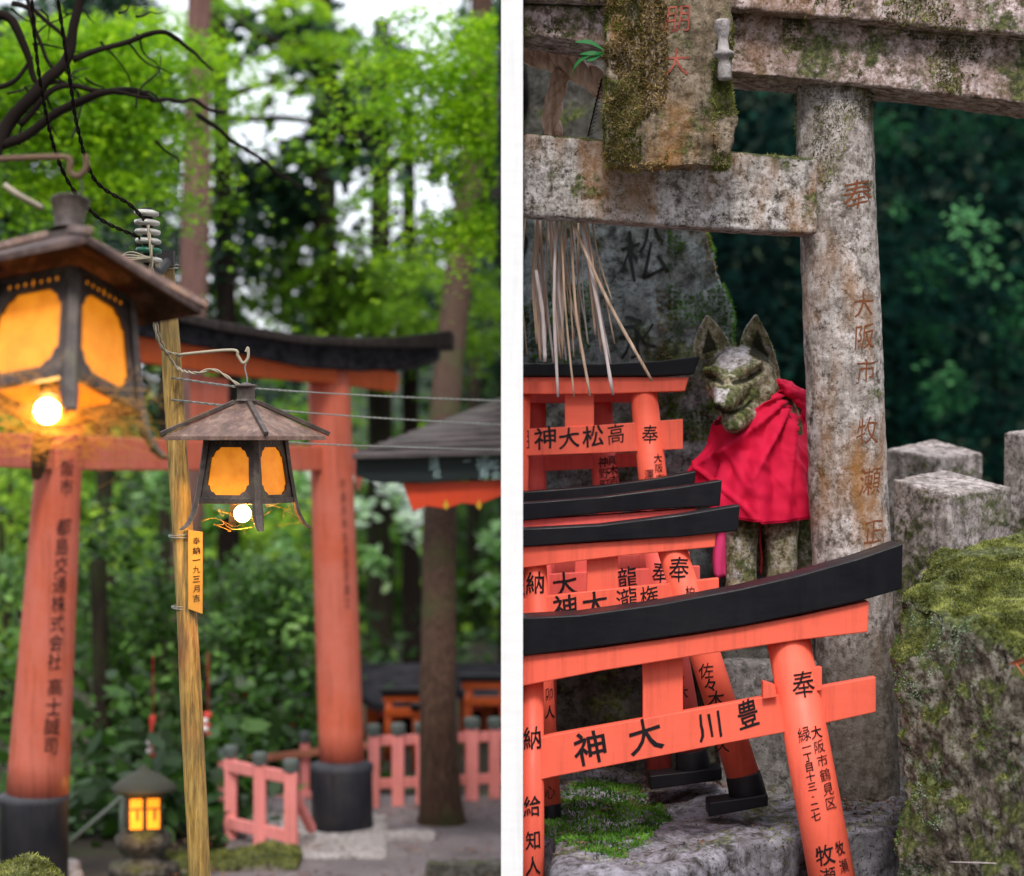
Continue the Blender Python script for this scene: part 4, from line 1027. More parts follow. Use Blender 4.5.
PALEL = m_leaf('sky_gap_green_leaf', (.14, .34, .05, 1), (.45, .68, .36, 1), (.85, .92, .88, 1), .5, .5, .3)  # near-white leaves imitate bright sky gaps; low tints stay green foliage
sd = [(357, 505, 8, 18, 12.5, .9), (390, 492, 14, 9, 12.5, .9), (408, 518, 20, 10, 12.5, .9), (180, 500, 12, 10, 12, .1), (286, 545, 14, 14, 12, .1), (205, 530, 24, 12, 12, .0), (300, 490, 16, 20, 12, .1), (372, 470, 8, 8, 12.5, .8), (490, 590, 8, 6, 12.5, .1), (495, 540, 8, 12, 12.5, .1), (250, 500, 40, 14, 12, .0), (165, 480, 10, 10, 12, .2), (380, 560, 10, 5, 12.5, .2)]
C, T, Nn = clumps(sd, 12, .08, .5, 20, dj=.2)
props(leafmesh('sky_gap_foliage', PALEL, C, .075, OVAL, tint=T, nrm=Nn + np.array([0, -.6, .4]), jit=.6), 'bright green foliage, with pale leaves imitating sky gaps, between the trees behind the gate', 'foliage', kind='stuff')
sd = [(x+random.uniform(-20, 20), random.uniform(620, 720), 40, 34, random.uniform(13, 16), .1) for x in range(-60, 520, 26)]
sd += [(x, random.uniform(790, 850), 16, 20, 8.5, .0) for x in range(96, 225, 13)] + [(x, 765, 18, 16, 9.8, .0) for x in range(215, 320, 16)]
C, T, Nn = clumps(sd, 3, .4, .5, 40)
props(leafmesh('undergrowth', SHRUBM, C, .10, OVAL, tint=T, nrm=Nn + np.array([0, -.4, 0]), jit=.7), 'dark undergrowth at the foot of the wood behind the fence', 'undergrowth', kind='stuff')

from mathutils.bvhtree import BVHTree
def onto(bvh, eps=.003):
    cam = Vector((0, 0, CZ))
    def f(px, py):
        d = (P(px, py, 10)-cam); h = bvh.ray_cast(cam, d.normalized())
        return (h[0].y - eps) if h[0] is not None else 5.2
    return f

# ================================================================ RIGHT: stone torii
st = root('stone_torii', P(855, 812, 4.75), 'lichen-covered stone torii with a carved pillar and mossy beams above the fox', 'torii gate')
axS = ((832, 60, 4.75, 38), (861, 812, 4.75, 40))
mb = MB(); cyl_tube(mb, axS, 48, 30)
m = remesh(mb, .0055, .0025, 9, .0008, 60, smooth=3); sp = build(m, 'pillar', GRAN, st)
tufts('moss', MOSST, m, 5000, .006, sp, lambda p, n: (1 if (p.z > 1.98 and n.y < .2 and noise.noise(Vector((p.x*16, p.y*16, p.z*6)))+ (p.z-2.16)*3.5 - abs(512+p.x/p.y*F-828)*.012 > -.15) else 0), spread=.7)
ci = [('奉', 858, 194, 33, 0, .95), ('大', 864, 304, 26, -2, .8), ('阪', 865, 336, 27, -2, .8), ('市', 866, 370, 26, -2, .8), ('牧', 868, 431, 30, -2, .75), ('瀬', 870, 481, 30, -2, .75), ('正', 873, 531, 28, -2, .7)]
inscribe(ci, onto(BVHTree.FromPolygons([tuple(v) for v in m.v], m.f), .0012), ENGR, sp, brush=.14, w=-.004)
# far-left pillar outside the picture, so that the beams rest on something
DS = 4.64
# shimaki (lower top beam) and kasagi (top beam)
mb = MB(); mb.strip([(524.5, 30, 38), (600, 33, 60)], lambda x: DS, .20)
mb = MB(); mb.strip([(524, 4, 34), (640, 6, 52), (740, 12, 74), (860, 22, 85), (960, 32, 96), (1060, 40, 108)], lambda x: DS, .19)
m = remesh(mb, .007, .003, 8, .0015, 50, smooth=0); lb = build(m, 'lower_lintel', GRANP, st)
tufts('moss', MOSST, m, 9000, .006, lb, lambda p, n: 1 if (n.y < -.2 and noise.noise(p*7+Vector((3, 0, 0))) + .4*noise.noise(p*25) > .08) else 0, spread=.8)
mb = MB(); mb.strip([(524, -70, -2), (640, -60, 2), (740, -50, 9), (860, -45, 20), (960, -45, 30), (1060, -50, 38)], lambda x: DS-.05, .29)
m = remesh(mb, .008, .003, 8, .0015, 50, smooth=0); ub = build(m, 'top_lintel', GRANP, st)
tufts('moss', MOSST, m, 4500, .008, ub, lambda p, n: 1 if (n.y < -.2 and noise.noise(p*6+Vector((8, 0, 0))) + .4*noise.noise(p*25) > .1) else 0, spread=.8)
mb = MB(); mb.strip([(524, 133, 215), (620, 141, 222), (720, 150, 229), (817, 158, 234)], lambda x: DS+.015, .09)
m = remesh(mb, .005, .0016, 9, .0010, 60, smooth=0); tb = build(m, 'tie_beam', GRAN2, st)
tufts('moss', MOSST, m, 700, .006, tb, lambda p, n: 1 if (n.z > .6 and noise.noise(p*8) > .0) else 0, spread=.8)
# plaque
mb = MB(); mb.prism([(608, -20), (728, -20), (733, 60), (731, 100), (736, 118), (728, 166), (604, 168), (606, 120)], 4.545, 4.60)
def plq(p, n):
    if n.y < -.6:
        px = 512+p.x/p.y*F; py = 438-(p.z-CZ)/p.y*F
        if 655 < px < 704 and py < 150: p = p + Vector((0, .006, 0))
        if 640 < px < 646 or 706 < px < 711: p = p + Vector((0, .005, 0))
    return p
m = remesh(mb, .004, .007, 12, .003, 60, smooth=1, fn=plq); pq = build(m, 'plaque', PLAQ, st)
inscribe([('朋', 677, 18, 30, -3), ('大', 676, 62, 29, -2, 1), ('神', 671, 102, 24, -2, .8)][:2], onto(BVHTree.FromPolygons([tuple(v) for v in m.v], m.f), .002), ENGR2, pq, w=-.006)
tufts('moss', MOSST, m, 14000, .0065, pq, lambda p, n: 1 if (n.y < .3 and (512+p.x/p.y*F < 640 or 512+p.x/p.y*F > 712) and noise.noise(p*11) > -.08) else 0, spread=.9)
TANM = m_leaf('tan_dead_moss', (.08, .055, .015, 1), (.24, .17, .06, 1), (.48, .36, .18, 1), .2, .9, .1)
tufts('dead_moss', TANM, m, 7000, .0095, pq, lambda p, n: 1 if (n.y < 0 and 512+p.x/p.y*F < 668 and noise.noise(p*9+Vector((5, 5, 5))) > -.1) else 0, spread=1.)
mb = MB(); c0 = P(725, 80, 4.50); h = 60*4.5/F
mb.lathe([(.012, 0), (.015, .006), (.013, .03), (.010, .045), (.020, .050), (.022, .056), (.012, .062), (.010, .085), (.015, .10), (.017, .118), (.012, .124)], c0, 20, Matrix.Rotation(R(-3), 3, 'Y'))
build(mb, 'white_finial', PADS, pq)
# rope over the beam
def rope(pts, r, name, label):
    mb = MB(); path = bez(pts, 14)
    for s_ in (0, 2.094, 4.188):
        q = []; L = 0; prev = path[0]
        for i, p in enumerate(path):
            L += (p-prev).length; prev = p; d = (path[min(i+1, len(path)-1)]-path[max(0, i-1)]).normalized()
            a = d.cross(Vector((0, 1, 0))); a = a.normalized() if a.length > .1 else Vector((1, 0, 0)); b = d.cross(a); t = L/(r*7)*2*math.pi+s_
            q.append(p+a*math.cos(t)*r*.55+b*math.sin(t)*r*.55)
        mb.tube(q, r*.6, 8, jitter=.2)
    return props(build(mb, name, ROPE), label, 'rope')
rope([P(524, 52, 4.9), P(545, 58, 4.88), P(575, 68, 4.85), P(598, 82, 4.82), P(612, 95, 4.8)], .025, 'rope', 'thick twisted straw rope slung across behind the plaque')
rope([P(562, 72, 4.85), P(556, 95, 4.84), P(552, 118, 4.83), P(554, 136, 4.82)], .019, 'rope', 'short hanging end of twisted straw rope behind the tie beam')
mb = MB()
for k in range(14): mb.tube([P(600-k*.9, 80+k*4, 4.78), P(604-k*.9, 82+k*4, 4.775), P(599-k*.9, 84+k*4, 4.78)], .0012, 5)
mb.tube([P(602, 78, 4.78), P(588, 136, 4.78)], .0016, 6); props(build(mb, 'pine_twig', TWIG), 'thin brown twig hanging left of the plaque', 'twig')
# green blade plant on the plaque
gp = root('fern', P(603, 52, 4.56), 'fresh green blades sprouting from the left side of the plaque', 'fern')
for pts in ([(604, 50), (590, 42), (575, 42)], [(604, 52), (588, 55), (575, 66), (571, 80)], [(604, 54), (592, 53), (580, 54)], [(604, 52), (594, 58), (585, 60)]):
    b = bez([P(x, y, 4.52) for x, y in pts], 8); mb = MB(); n_ = len(b)
    vs = []; 
    for i, p in enumerate(b):
        w = .0045*math.sin(math.pi*min(.97, (i+1)/(n_+1)))+.0006; vs += [p+Vector((0, .003, w)), p-Vector((0, .003, w))]
    mb.add(vs, [(2*i, 2*i+1, 2*i+3, 2*i+2) for i in range(n_-1)], True); build(mb, 'leaf', BLADE, gp)

# hanging straw
sg = []
for i in range(34):
    x0 = random.uniform(524, 584); 
    x1 = 524 + (x0-524)*random.uniform(1.0, 1.6); y1 = random.uniform(335, 366)
    sg.append((x0, x1, 216+random.uniform(-6, 4), y1, random.uniform(1.0, 2.6), random.uniform(4.76, 4.92)))
sg += [(556, 558, 218, 397, 4.2, 4.72), (561, 574, 218, 397, 3, 4.71), (571, 590, 218, 396, 4, 4.72), (580, 613, 216, 395, 5, 4.72), (571, 652, 220, 381, 4.6, 4.70), (592, 612, 222, 300, 2.4, 4.74), (536, 545, 270, 362, 5.5, 4.74), (586, 597, 218, 300, 3, 4.72)]
for i, (x0, x1, y0, y1, w, D) in enumerate(sg):
    if x1 < 526: x1 = 527
    c = P((x0+x1)/2+random.uniform(-5, 5), (y0+y1)/2, D)
    mb = MB(); r = w/2*D/F*(1 if i < 34 else .72); mb.tube(bez([P(x0, y0, D-.0), c, P(x1, y1, D)], 6), [r*.75]+[r*(.9+.25*random.random()) for _ in range(11)]+[r*.8], 7, flat=.5)
    o = build(mb, 'straw', STRAWP if i % 3 == 1 else STRAW)
    props(o, 'dry straw stalk hanging in the loose bundle below the stone tie beam' if i < 34 else 'long straw stalk reaching down over the rear vermilion torii', 'straw', 'straw stalks hanging from the rope' if i < 34 else 'long straw stalks over the rear torii')

# stele
mb = MB(); mb.prism([(500, 200), (610, 195), (690, 205), (712, 232), (728, 300), (738, 400), (745, 640), (500, 640)], 5.25, 5.5)
mb.v = [Vector((max(v.x, .03), v.y, v.z)) for v in mb.v]
sl, m = stone_thing('stone_stele', mb, STELE, 'upright blue-grey rough stele with a carved pine character and mossy right side', 'stele', .013, .03, 5, .003, 40,
    moss=[(MOSSG, 14000, .009, lambda p, n: 1 if (n.y < .4 and p.z > 1.5 and (512+p.x/p.y*F > 668 or noise.noise(p*5) > .3) and noise.noise(p*8+Vector((1, 2, 3))) > -.1) else 0), (TANM, 5000, .009, lambda p, n: 1 if (n.y < .4 and p.z > 1.5 and 512+p.x/p.y*F > 655 and noise.noise(p*8+Vector((5, 2, 3))) > .05) else 0)])
bv = BVHTree.FromPolygons([tuple(v) for v in m.v], m.f)
inscribe([('松', 644, 254, 58, 6, .85), ('永', 636, 336, 46, 4, .9)], onto(bv, .004), ENGD, sl, brush=.16, w=-.004)

# ================================================================ RIGHT: mini torii
def torii(name, label, D, kas, shi, pil, nuk, strut, feet=(), th=(.092, .068, .03), paint=VERM, texts=(), wedges=(), slope=0.0, group='small vermilion torii stacked by the fox', XL=.0205):
    """every member given in the gate's own plane; D depth of the plane, sloping with x"""
    Df = lambda x: D + slope*(x-700)
    b = P(pil[-1][1][0], pil[-1][1][1], D)
    rt = root(name, b, label, 'torii gate', group)
    clampx = lambda mb: setattr(mb, 'v', [Vector((max(v.x, XL), v.y, v.z)) for v in mb.v])
    if kas:
        mb = MB(); mb.strip(kas, lambda x: Df(x)-th[0]/2, th[0]); clampx(mb); build(mb, 'roof_beam', BLACK, rt, .0025)
    if shi:
        mb = MB(); mb.strip(shi, lambda x: Df(x)-th[1]/2, th[1]); clampx(mb); build(mb, 'upper_lintel', paint, rt, .002)
    pls = []
    for (a, c, r0, r1) in pil:
        ax = ((a[0], a[1], Df(a[0]), r0), (c[0], c[1], Df(c[0]), r1)); mb = MB(); cyl_tube(mb, ax, 64, 2); clampx(mb)
        pls.append((build(mb, 'pillar', paint, rt), ax))
    if nuk:
        mb = MB(); mb.strip(nuk, lambda x: Df(x)-th[2]/2, th[2]); clampx(mb); nk = build(mb, 'tie_beam', paint, rt, .0015)
    for sx in strut:
        mb = MB(); mb.strip(sx, lambda x: Df(x)-.011, .022); build(mb, 'strut', paint, rt, .0015)
    for w in wedges:
        mb = MB(); mb.strip(w, lambda x: Df(x)-.028, .03); build(mb, 'wedge', paint, rt, .001)
    for (a, c, r0, r1, fx) in feet:
        ax = ((a[0], a[1], Df(a[0]), r0), (c[0], c[1], Df(c[0]), r1)); mb = MB(); cyl_tube(mb, ax, 28, 2)
        if fx: mb.strip(fx, lambda x: Df(x)-.045, .08)
        clampx(mb); build(mb, 'foot', BLACK, rt, .002)
    for (where, items) in texts:
        if where == 'n': inscribe(items, lambda x, y: Df(x)-th[2]/2-.0012, INK, nk)
        else: inscribe(items, cyl(pls[where][1], .0015), INK, pls[where][0])
    return rt

torii('small_torii', 'foremost and largest small vermilion torii, dedicated with black brushed names, leaning to the right', 4.2,
      [(515, 618, 656), (580, 615, 649), (660, 604, 638), (740, 589, 626), (800, 575, 614), (860, 558, 601), (903, 543, 589, 902)],
      [(515, 656, 686), (600, 648, 671), (700, 634, 655), (800, 616, 640), (869, 601, 632, 868)],
      [((532, 668), (532, 1010), 11.5, 13), ((787, 632), (856, 1010), 21.5, 24)],
      [(515, 742, 784), (552, 735, 777), (660, 716, 756), (780, 694, 733), (876, 677, 712)],
      [[(643, 660, 720), (683, 654, 713)]],
      texts=[('n', [('神', 590, 748, 35, 10), ('大', 645, 736, 36, 10), ('川', 709, 725, 30, 9, .9), ('豊', 748, 714, 30, 9, .75)]),
             (1, [('奉', 804, 684, 29, 4, .85)] + [(c, 816.5+i*2.9, 732+i*14.2, 13.5, 9, .85) for i, c in enumerate('大阪市鶴見区')]
              + [('緑', 804, 734, 16, 9, .85)] + [(c, 806.5+i*1.35, 747+i*9.9, 10, 9, 1) for i, c in enumerate('一丁目十三-二七')]
              + [('牧', 825, 855, 22, 9, .9), ('瀬', 828, 877, 20, 9, .9), ('牧', 840, 848, 15, 12, .6), ('瀬', 844, 866, 15, 12, .6)]),
             (0, [('納', 532, 738, 24, 0, .8), ('給', 532, 806, 22, 0, .8), ('知', 533, 840, 20, 0, .8), ('人', 533, 866, 20, 0, .8)])],
      th=(.12, .096, .03), wedges=[[(763, 681, 699), (775, 685, 697, 777)], [(812, 668, 692), (822, 667, 690)]])
torii('small_torii', 'second small torii from the front, a leaning pillar ending in a black foot', 4.46,
      [(515, 529, 547), (600, 525, 541), (680, 515, 537), (740, 505, 531, 738)],
      [(515, 547, 568), (620, 541, 556), (716, 532, 547, 715)],
      [((534, 556), (549, 806), 12, 12), ((669, 540), (743, 775), 14.5, 16.5)],
      [(515, 599, 625), (600, 590, 615), (662, 584, 609), (719, 578, 598)],
      [[(587, 555, 597), (618, 552, 594)]],
      feet=[((743, 774), (749, 800), 17.5, 19, [(709, 803, 817), (768, 795, 806)]), ((549, 802), (549, 832), 12, 13, [(524, 830, 846), (572, 828, 842)])],
      texts=[('n', [('神', 565, 607, 26, 5), ('大', 595, 604, 26, 5), ('瀧', 627, 600, 26, 5, .85), ('権', 649, 597, 25, 5, .8)]),
             (1, [('奉', 679, 569, 27, -4, .8), ('柏', 690, 592, 13, 0, .8), ('佐', 706, 671, 17, 0, .9), ('々', 710, 685, 15, 0), ('木', 716, 699, 18, 0), ('久', 722, 745, 16, 0)]),
             (0, [('納', 535, 583, 24, 0, .85), ('卯', 549, 694, 14, 0, .6), ('人', 550, 712, 14, 0, .8), ('心', 550, 792, 15, 0, .7)])])
torii('small_torii', 'third small torii from the front, mostly hidden, its pillar showing beside the front strut', 4.66,
      [(515, 503, 521), (600, 497, 513), (680, 487, 508), (722, 480, 506, 720)],
      [(515, 520, 534), (620, 514, 526), (697, 508, 516, 695)],
      [((540, 545), (545, 800), 11, 12), ((655, 540), (692, 752), 13, 14)],
      [(515, 576, 602), (600, 571, 596), (700, 566, 590)],
      [[(575, 540, 580), (600, 540, 580)]],
      feet=[((691, 750), (694, 772), 16, 18, [(650, 776, 790), (722, 768, 780)])],
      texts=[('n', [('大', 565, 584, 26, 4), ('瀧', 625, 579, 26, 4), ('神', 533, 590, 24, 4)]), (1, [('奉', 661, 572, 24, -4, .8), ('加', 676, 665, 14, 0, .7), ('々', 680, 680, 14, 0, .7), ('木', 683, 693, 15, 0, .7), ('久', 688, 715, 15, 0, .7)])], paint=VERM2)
torii('small_torii', 'fourth small torii, only its black roof beam showing below the fox', 4.84,
      [(515, 492, 506), (600, 486, 500), (660, 478, 496), (696, 471, 494, 694)],
      [(515, 505, 516), (690, 494, 504)],
      [((545, 510), (545, 790), 11, 12), ((648, 505), (660, 790), 12, 13)],
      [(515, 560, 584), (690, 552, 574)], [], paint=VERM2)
torii('small_torii', 'rear small torii with a brushed crossbeam, standing under the hanging straw', 4.95,
      [(515, 363, 376), (600, 364, 376), (660, 361, 376), (700, 356, 374, 694)],
      [(515, 377, 394), (600, 377, 394), (689, 377, 391, 685)],
      [((520, 390), (512, 620), 11, 12), ((643, 388), (668, 620), 13.5, 15.5)],
      [(515, 429, 456), (600, 425, 453), (683, 419, 449)],
      [[(565, 390, 432), (594, 390, 430)]],
      texts=[('n', [('神', 545, 438, 24, 3), ('大', 569, 438, 22, 3), ('松', 593, 436, 22, 3), ('高', 616, 434, 22, 3, .85), ('明', 524, 440, 20, 3, .6)]), (1, [('奉', 650, 434, 20, -3, .85), ('大', 658, 458, 9, 0), ('阪', 659, 468, 9, 0), ('市', 660, 478, 9, 0), ('澤', 649, 474, 10, 0)])])
torii('small_torii', 'rearmost small torii, its beams and lettered leg seen through the rear one', 5.1,
      [(515, 375, 384), (650, 375, 384)],
      [(515, 389, 403), (640, 391, 402)],
      [((535, 400), (535, 640), 11, 12), ((598, 396), (620, 640), 13, 14)],
      [(515, 456, 472), (655, 452, 466)], [],
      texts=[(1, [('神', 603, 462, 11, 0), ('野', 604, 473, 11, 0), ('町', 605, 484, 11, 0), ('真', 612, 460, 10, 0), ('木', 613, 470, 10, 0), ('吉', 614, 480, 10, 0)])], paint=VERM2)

# ================================================================ RIGHT: fox
fox = root('fox_statue', P(765, 600, 4.98), 'weathered stone fox statue in a crimson bib sitting beside the carved pillar', 'statue')
DX = 4.93
def Q(px, py, d=0): 
    v = P(px, py, DX); v.y += d; return v
mb = MB()
mb.ell(Q(741, 376, 0), (.078, .078, .066)); mb.ell(Q(746, 396, .0), (.058, .07, .058)); mb.ell(Q(720, 384, -.03), (.036, .05, .046)); mb.ell(Q(760, 390, .0), (.046, .06, .055))
mb.tube([Q(733, 382, -.03), Q(724, 393, -.10), Q(717, 405, -.155)], [.050, .034, .021], 16); mb.ell(Q(716, 405, -.155), (.021, .02, .016))
mb.tube([Q(742, 405, -.01), Q(733, 418, -.08), Q(728, 425, -.12)], [.052, .033, .022], 16); mb.ell(Q(728, 425, -.12), (.024, .022, .017)); mb.tube([Q(752, 398, -.0), Q(738, 420, -.06), Q(731, 430, -.08)], [.052, .034, .016], 14)
mb.tube([Q(701, 372, -.045), Q(712, 371, -.075), Q(720, 377, -.078)], [.007, .011, .009], 10)   # brows
mb.tube([Q(729, 377, -.080), Q(744, 368, -.073), Q(762, 362, -.045)], [.008, .012, .010], 10)
# ears: hollow shells
def ear(base_l, base_r, tip, dback, lean):
    bl, br, tp = Q(*base_l), Q(*base_r), Q(*tip); mid = (bl+br)/2+Vector((0, .03, 0)); n_ = 8; vs = []; fs = []
    for i in range(n_+1):
        k = i/n_; a = bl.lerp(tp, k); b = br.lerp(tp, k); bulge = math.sin(math.pi*min(1, k*.85+.15))*.016
        a = a + Vector((-bulge, 0, 0)); b = b+Vector((bulge, 0, 0)); c = (a+b)/2
        dep = .045*(1-k)+.004
        ring = [a, a.lerp(c, .35)+Vector((0, dep*.45, 0)), c+Vector((0, dep*.6, 0)), b.lerp(c, .35)+Vector((0, dep*.45, 0)), b,
                b+Vector((.002, .012, 0)), b.lerp(c, .5)+Vector((0, dep*1.2+.016, 0)), c+Vector((0, dep*1.4+.018, 0)), a.lerp(c, .5)+Vector((0, dep*1.2+.016, 0)), a+Vector((-.002, .012, 0))]
        vs += ring
    m_ = 10
    for i in range(n_):
        for j in range(m_): fs.append((i*m_+j, i*m_+(j+1) % m_, (i+1)*m_+(j+1) % m_, (i+1)*m_+j))
    fs += [tuple(range(m_)), tuple(n_*m_+j for j in reversed(range(m_)))]
    mb.add(vs, fs)
ear((697, 362, -.025), (726, 352, -.025), (707, 315, -.01), 0, 0)
ear((744, 352, -.03), (779, 392, .0), (756, 314, -.01), 0, 0)
mb.tube([Q(755, 395, .02), Q(768, 440, .06), Q(775, 500, .08), Q(785, 560, .12)], [.075, .10, .115, .12], 20)
mb.tube([Q(739, 500, -.03), Q(739, 545, -.06), Q(738, 578, -.07), Q(737, 604, -.07)], [.050, .036, .034, .042], 16); mb.ell(Q(735, 598, -.09), (.042, .055, .03))
mb.tube([Q(777, 500, -.03), Q(778, 545, -.06), Q(778, 578, -.06), Q(778, 604, -.06)], [.050, .036, .034, .042], 16); mb.ell(Q(777, 598, -.08), (.040, .055, .03))
mb.ell(Q(815, 560, .20), (.09, .14, .12))
eyes = [[Q(704, 376, 0), Q(711, 379, 0), Q(717, 384, 0)], [Q(729, 384, 0), Q(743, 381, 0), Q(757, 372, 0)]]
mouth = [Q(711, 409, 0), Q(718, 413, 0), Q(728, 413, 0), Q(738, 409, 0), Q(748, 402, 0)]
def segd(p, a, b):
    p2 = Vector((p.x, p.z)); a2 = Vector((a.x, a.z)); b2 = Vector((b.x, b.z)); ab = b2-a2; t = max(0, min(1, (p2-a2).dot(ab)/ab.length_squared)); return (p2-(a2+ab*t)).length
def carve(p, n):
    if p.y < DX+.0 and n.y < .1 and p.z > Q(0, 435).z:
        for pl in eyes:
            d = min(segd(p, pl[i], pl[i+1]) for i in range(2))
            if d < .012: p = p+Vector((0, .013*(1-(d/.012)**2), 0))
        d = min(segd(p, mouth[i], mouth[i+1]) for i in range(4))
        if d < .006: p = p+Vector((0, .008*(1-d/.006), 0))
    return p
fm = remesh(mb, .0030, .0018, 14, .0008, 70, smooth=3, fn=carve); fb = build(fm, 'body', FOXM, fox)
toPx = lambda p: (512+p.x/p.y*F, 438-(p.z-CZ)/p.y*F)
def tri_in(x, y, T):
    f = lambda x1, y1, x2, y2: ((x-x1)*(y2-y1)-(y-y1)*(x2-x1))/math.hypot(x2-x1, y2-y1)
    q = [f(*T[k], *T[(k+1) % 3]) for k in range(3)]
    return max(0, min(min(q), 4)/4) if min(q) > 0 else max(0, min(-max(q), 4)/4) if max(q) < 0 else 0
def masks_at(p, n):
    x, y = toPx(p); pale = deep = 0
    if y > 436:
        pale = .36 if (y > 528 and n.y < 0) else .1
        return pale, 0
    if p.y < DX+.03:
        pale = max(1.25-math.hypot((x-733)/25, (y-358)/15), 1.25-math.hypot((x-720)/11, (y-390)/16), .25)
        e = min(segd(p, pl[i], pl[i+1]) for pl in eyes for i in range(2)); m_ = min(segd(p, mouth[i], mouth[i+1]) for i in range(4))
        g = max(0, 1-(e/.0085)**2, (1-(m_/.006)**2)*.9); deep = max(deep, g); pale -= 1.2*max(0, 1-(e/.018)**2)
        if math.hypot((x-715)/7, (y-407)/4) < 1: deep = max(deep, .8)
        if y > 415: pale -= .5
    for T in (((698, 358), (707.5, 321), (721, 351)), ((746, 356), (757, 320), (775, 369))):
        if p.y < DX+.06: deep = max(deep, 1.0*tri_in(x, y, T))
    if y < 350 and n.z > .25: pale = max(pale, .5)
    return max(0, pale), max(0, deep)
mk = [masks_at(p, n) for p, n in zip(fm.v, fm.n)]
for nm, k in (('pale', 0), ('deep', 1)):
    at = fb.data.attributes.new(nm, 'FLOAT', 'POINT'); at.data.foreach_set('value', np.array([q[k] for q in mk], dtype=np.float32))
def inmask(p): return masks_at(p, Vector((0, -1, 0)))[0] > .6
tufts('moss', MOSST, fm, 900, .0035, fb, lambda p, n: 1 if (n.y < .2 and p.z > Q(0, 436).z and not inmask(p) and noise.noise(p*22) > .05) else 0, spread=.7)
# bib
NR, NT = 60, 220
def bibpt(t, k):
    # t around, k 0 (neck) .. 1 (hem)
    c0 = Q(746, 408, .01); c1 = Q(752, 496, .04)
    ct, s_ = math.cos(t), math.sin(t)
    neck = c0 + Vector((ct*(.082-.008*max(0, -ct)), s_*.085, .020*ct+.010*s_ + .030*max(0, ct) - .018*max(0, -ct)))
    hem = c1 + Vector((ct*(.142 - .022*max(0, -ct)), s_*.150, -.040*max(0, -s_)-.010 + .045*max(0, -ct)**2 + (.0 if ct < 0 else -.005)))
    p = neck.lerp(hem, k)
    bul = math.sin(k*math.pi*.55)*(.028 - .018*max(0, -ct))
    fold = (.007*math.sin(t*9+2.2*k+.8) + .005*math.sin(t*17+3*k) + .004*math.sin(t*5-3*k))*(.25+.9*k)
    rad = Vector((ct, s_, 0))
    p += rad*(bul+fold)
    p += rad*(.010*noise.noise(Vector((t*2.2+k*1.5, k*3.0, 4)))*min(1, k*3) + .004*noise.noise(p*40))
    p += rad*(.012*max(0, .5-abs(noise.noise(Vector((p.x*14+p.z*9, p.z*5, 2))))*4)*min(1, k*2))
    # drape creases running down from the knot at the upper right
    e = (p - Q(795, 392, 0)); ang = math.atan2(e.z, e.x)
    p += rad*(.015*(1-2*abs(math.sin(ang*8+1.0))**.7)*max(0, 1-abs(k-.35)*1.3))
    return p
mb = MB(); vs = [bibpt(2*math.pi*i/NT, j/NR) for j in range(NR+1) for i in range(NT)]
mb.add(vs, [(j*NT+i, j*NT+(i+1) % NT, (j+1)*NT+(i+1) % NT, (j+1)*NT+i) for j in range(NR) for i in range(NT)], True)
bib = build(mb, 'bib', CLOTH, fox)
so = bib.modifiers.new('thick', 'SOLIDIFY'); so.thickness = .0025
mb = MB(); mb.tube([bibpt(2*math.pi*i/NT, 1.0)+Vector((0, 0, -.001)) for i in range(NT+1)], .0022, 6, caps=False); build(mb, 'hem', CLOTH, bib)
mb = MB(); mb.ell(Q(787, 389, -.005), (.030, .034, .017), Matrix.Rotation(R(32), 3, 'Y')); mb.ell(Q(800, 397, .0), (.020, .024, .015), Matrix.Rotation(R(50), 3, 'Y')); mb.ell(Q(779, 384, -.02), (.022, .02, .010), Matrix.Rotation(R(20), 3, 'Y'))
mb.tube(bez([Q(794, 398, -.02), Q(803, 408, -.012), Q(809, 418, -.0)], 6), [.008+.0005*k for k in range(13)], 10, flat=.45)
km = remesh(mb, .0026, .007, 22, .0, 60, smooth=2); build(km, 'knot', CLOTH, bib)
mb = MB(); vs = []
for i in range(13):
    k = i/12; w = .020+.014*math.sin(k*2.6)
    for j in range(7): u = j/6-.5; vs.append(Q(727-k*3, 522+k*54, -.06)+Vector((u*w*2, .01*math.sin(u*9+k*2), 0)))
mb.add(vs, [(i*7+j, i*7+j+1, i*7+7+j+1, i*7+7+j) for i in range(12) for j in range(6)], True)
pt = build(mb, 'cloth_tail', PINKC, bib); so = pt.modifiers.new('t', 'SOLIDIFY'); so.thickness = .002
mb = MB(); mb.tube(bez([Q(758, 524, -.05), Q(757, 540, -.06), Q(759, 556, -.05), Q(758, 572, -.05)], 6), .0025, 7); build(mb, 'string', STRING, bib)
stone_thing('pedestal', MB().hexa([Vector(p) for p in [(Q(700, 0).x, DX-.14, .66), (Q(822, 0).x, DX-.14, .66), (Q(822, 0).x, DX+.32, .66), (Q(700, 0).x, DX+.32, .66)]] + [Vector(p) for p in [(Q(700, 0).x, DX-.14, Q(0, 604).z), (Q(822, 0).x, DX-.14, Q(0, 604).z), (Q(822, 0).x, DX+.32, Q(0, 604).z), (Q(700, 0).x, DX+.32, Q(0, 604).z)]]), BLOCKS, None, None, .01, .008, 8, parent=fox)

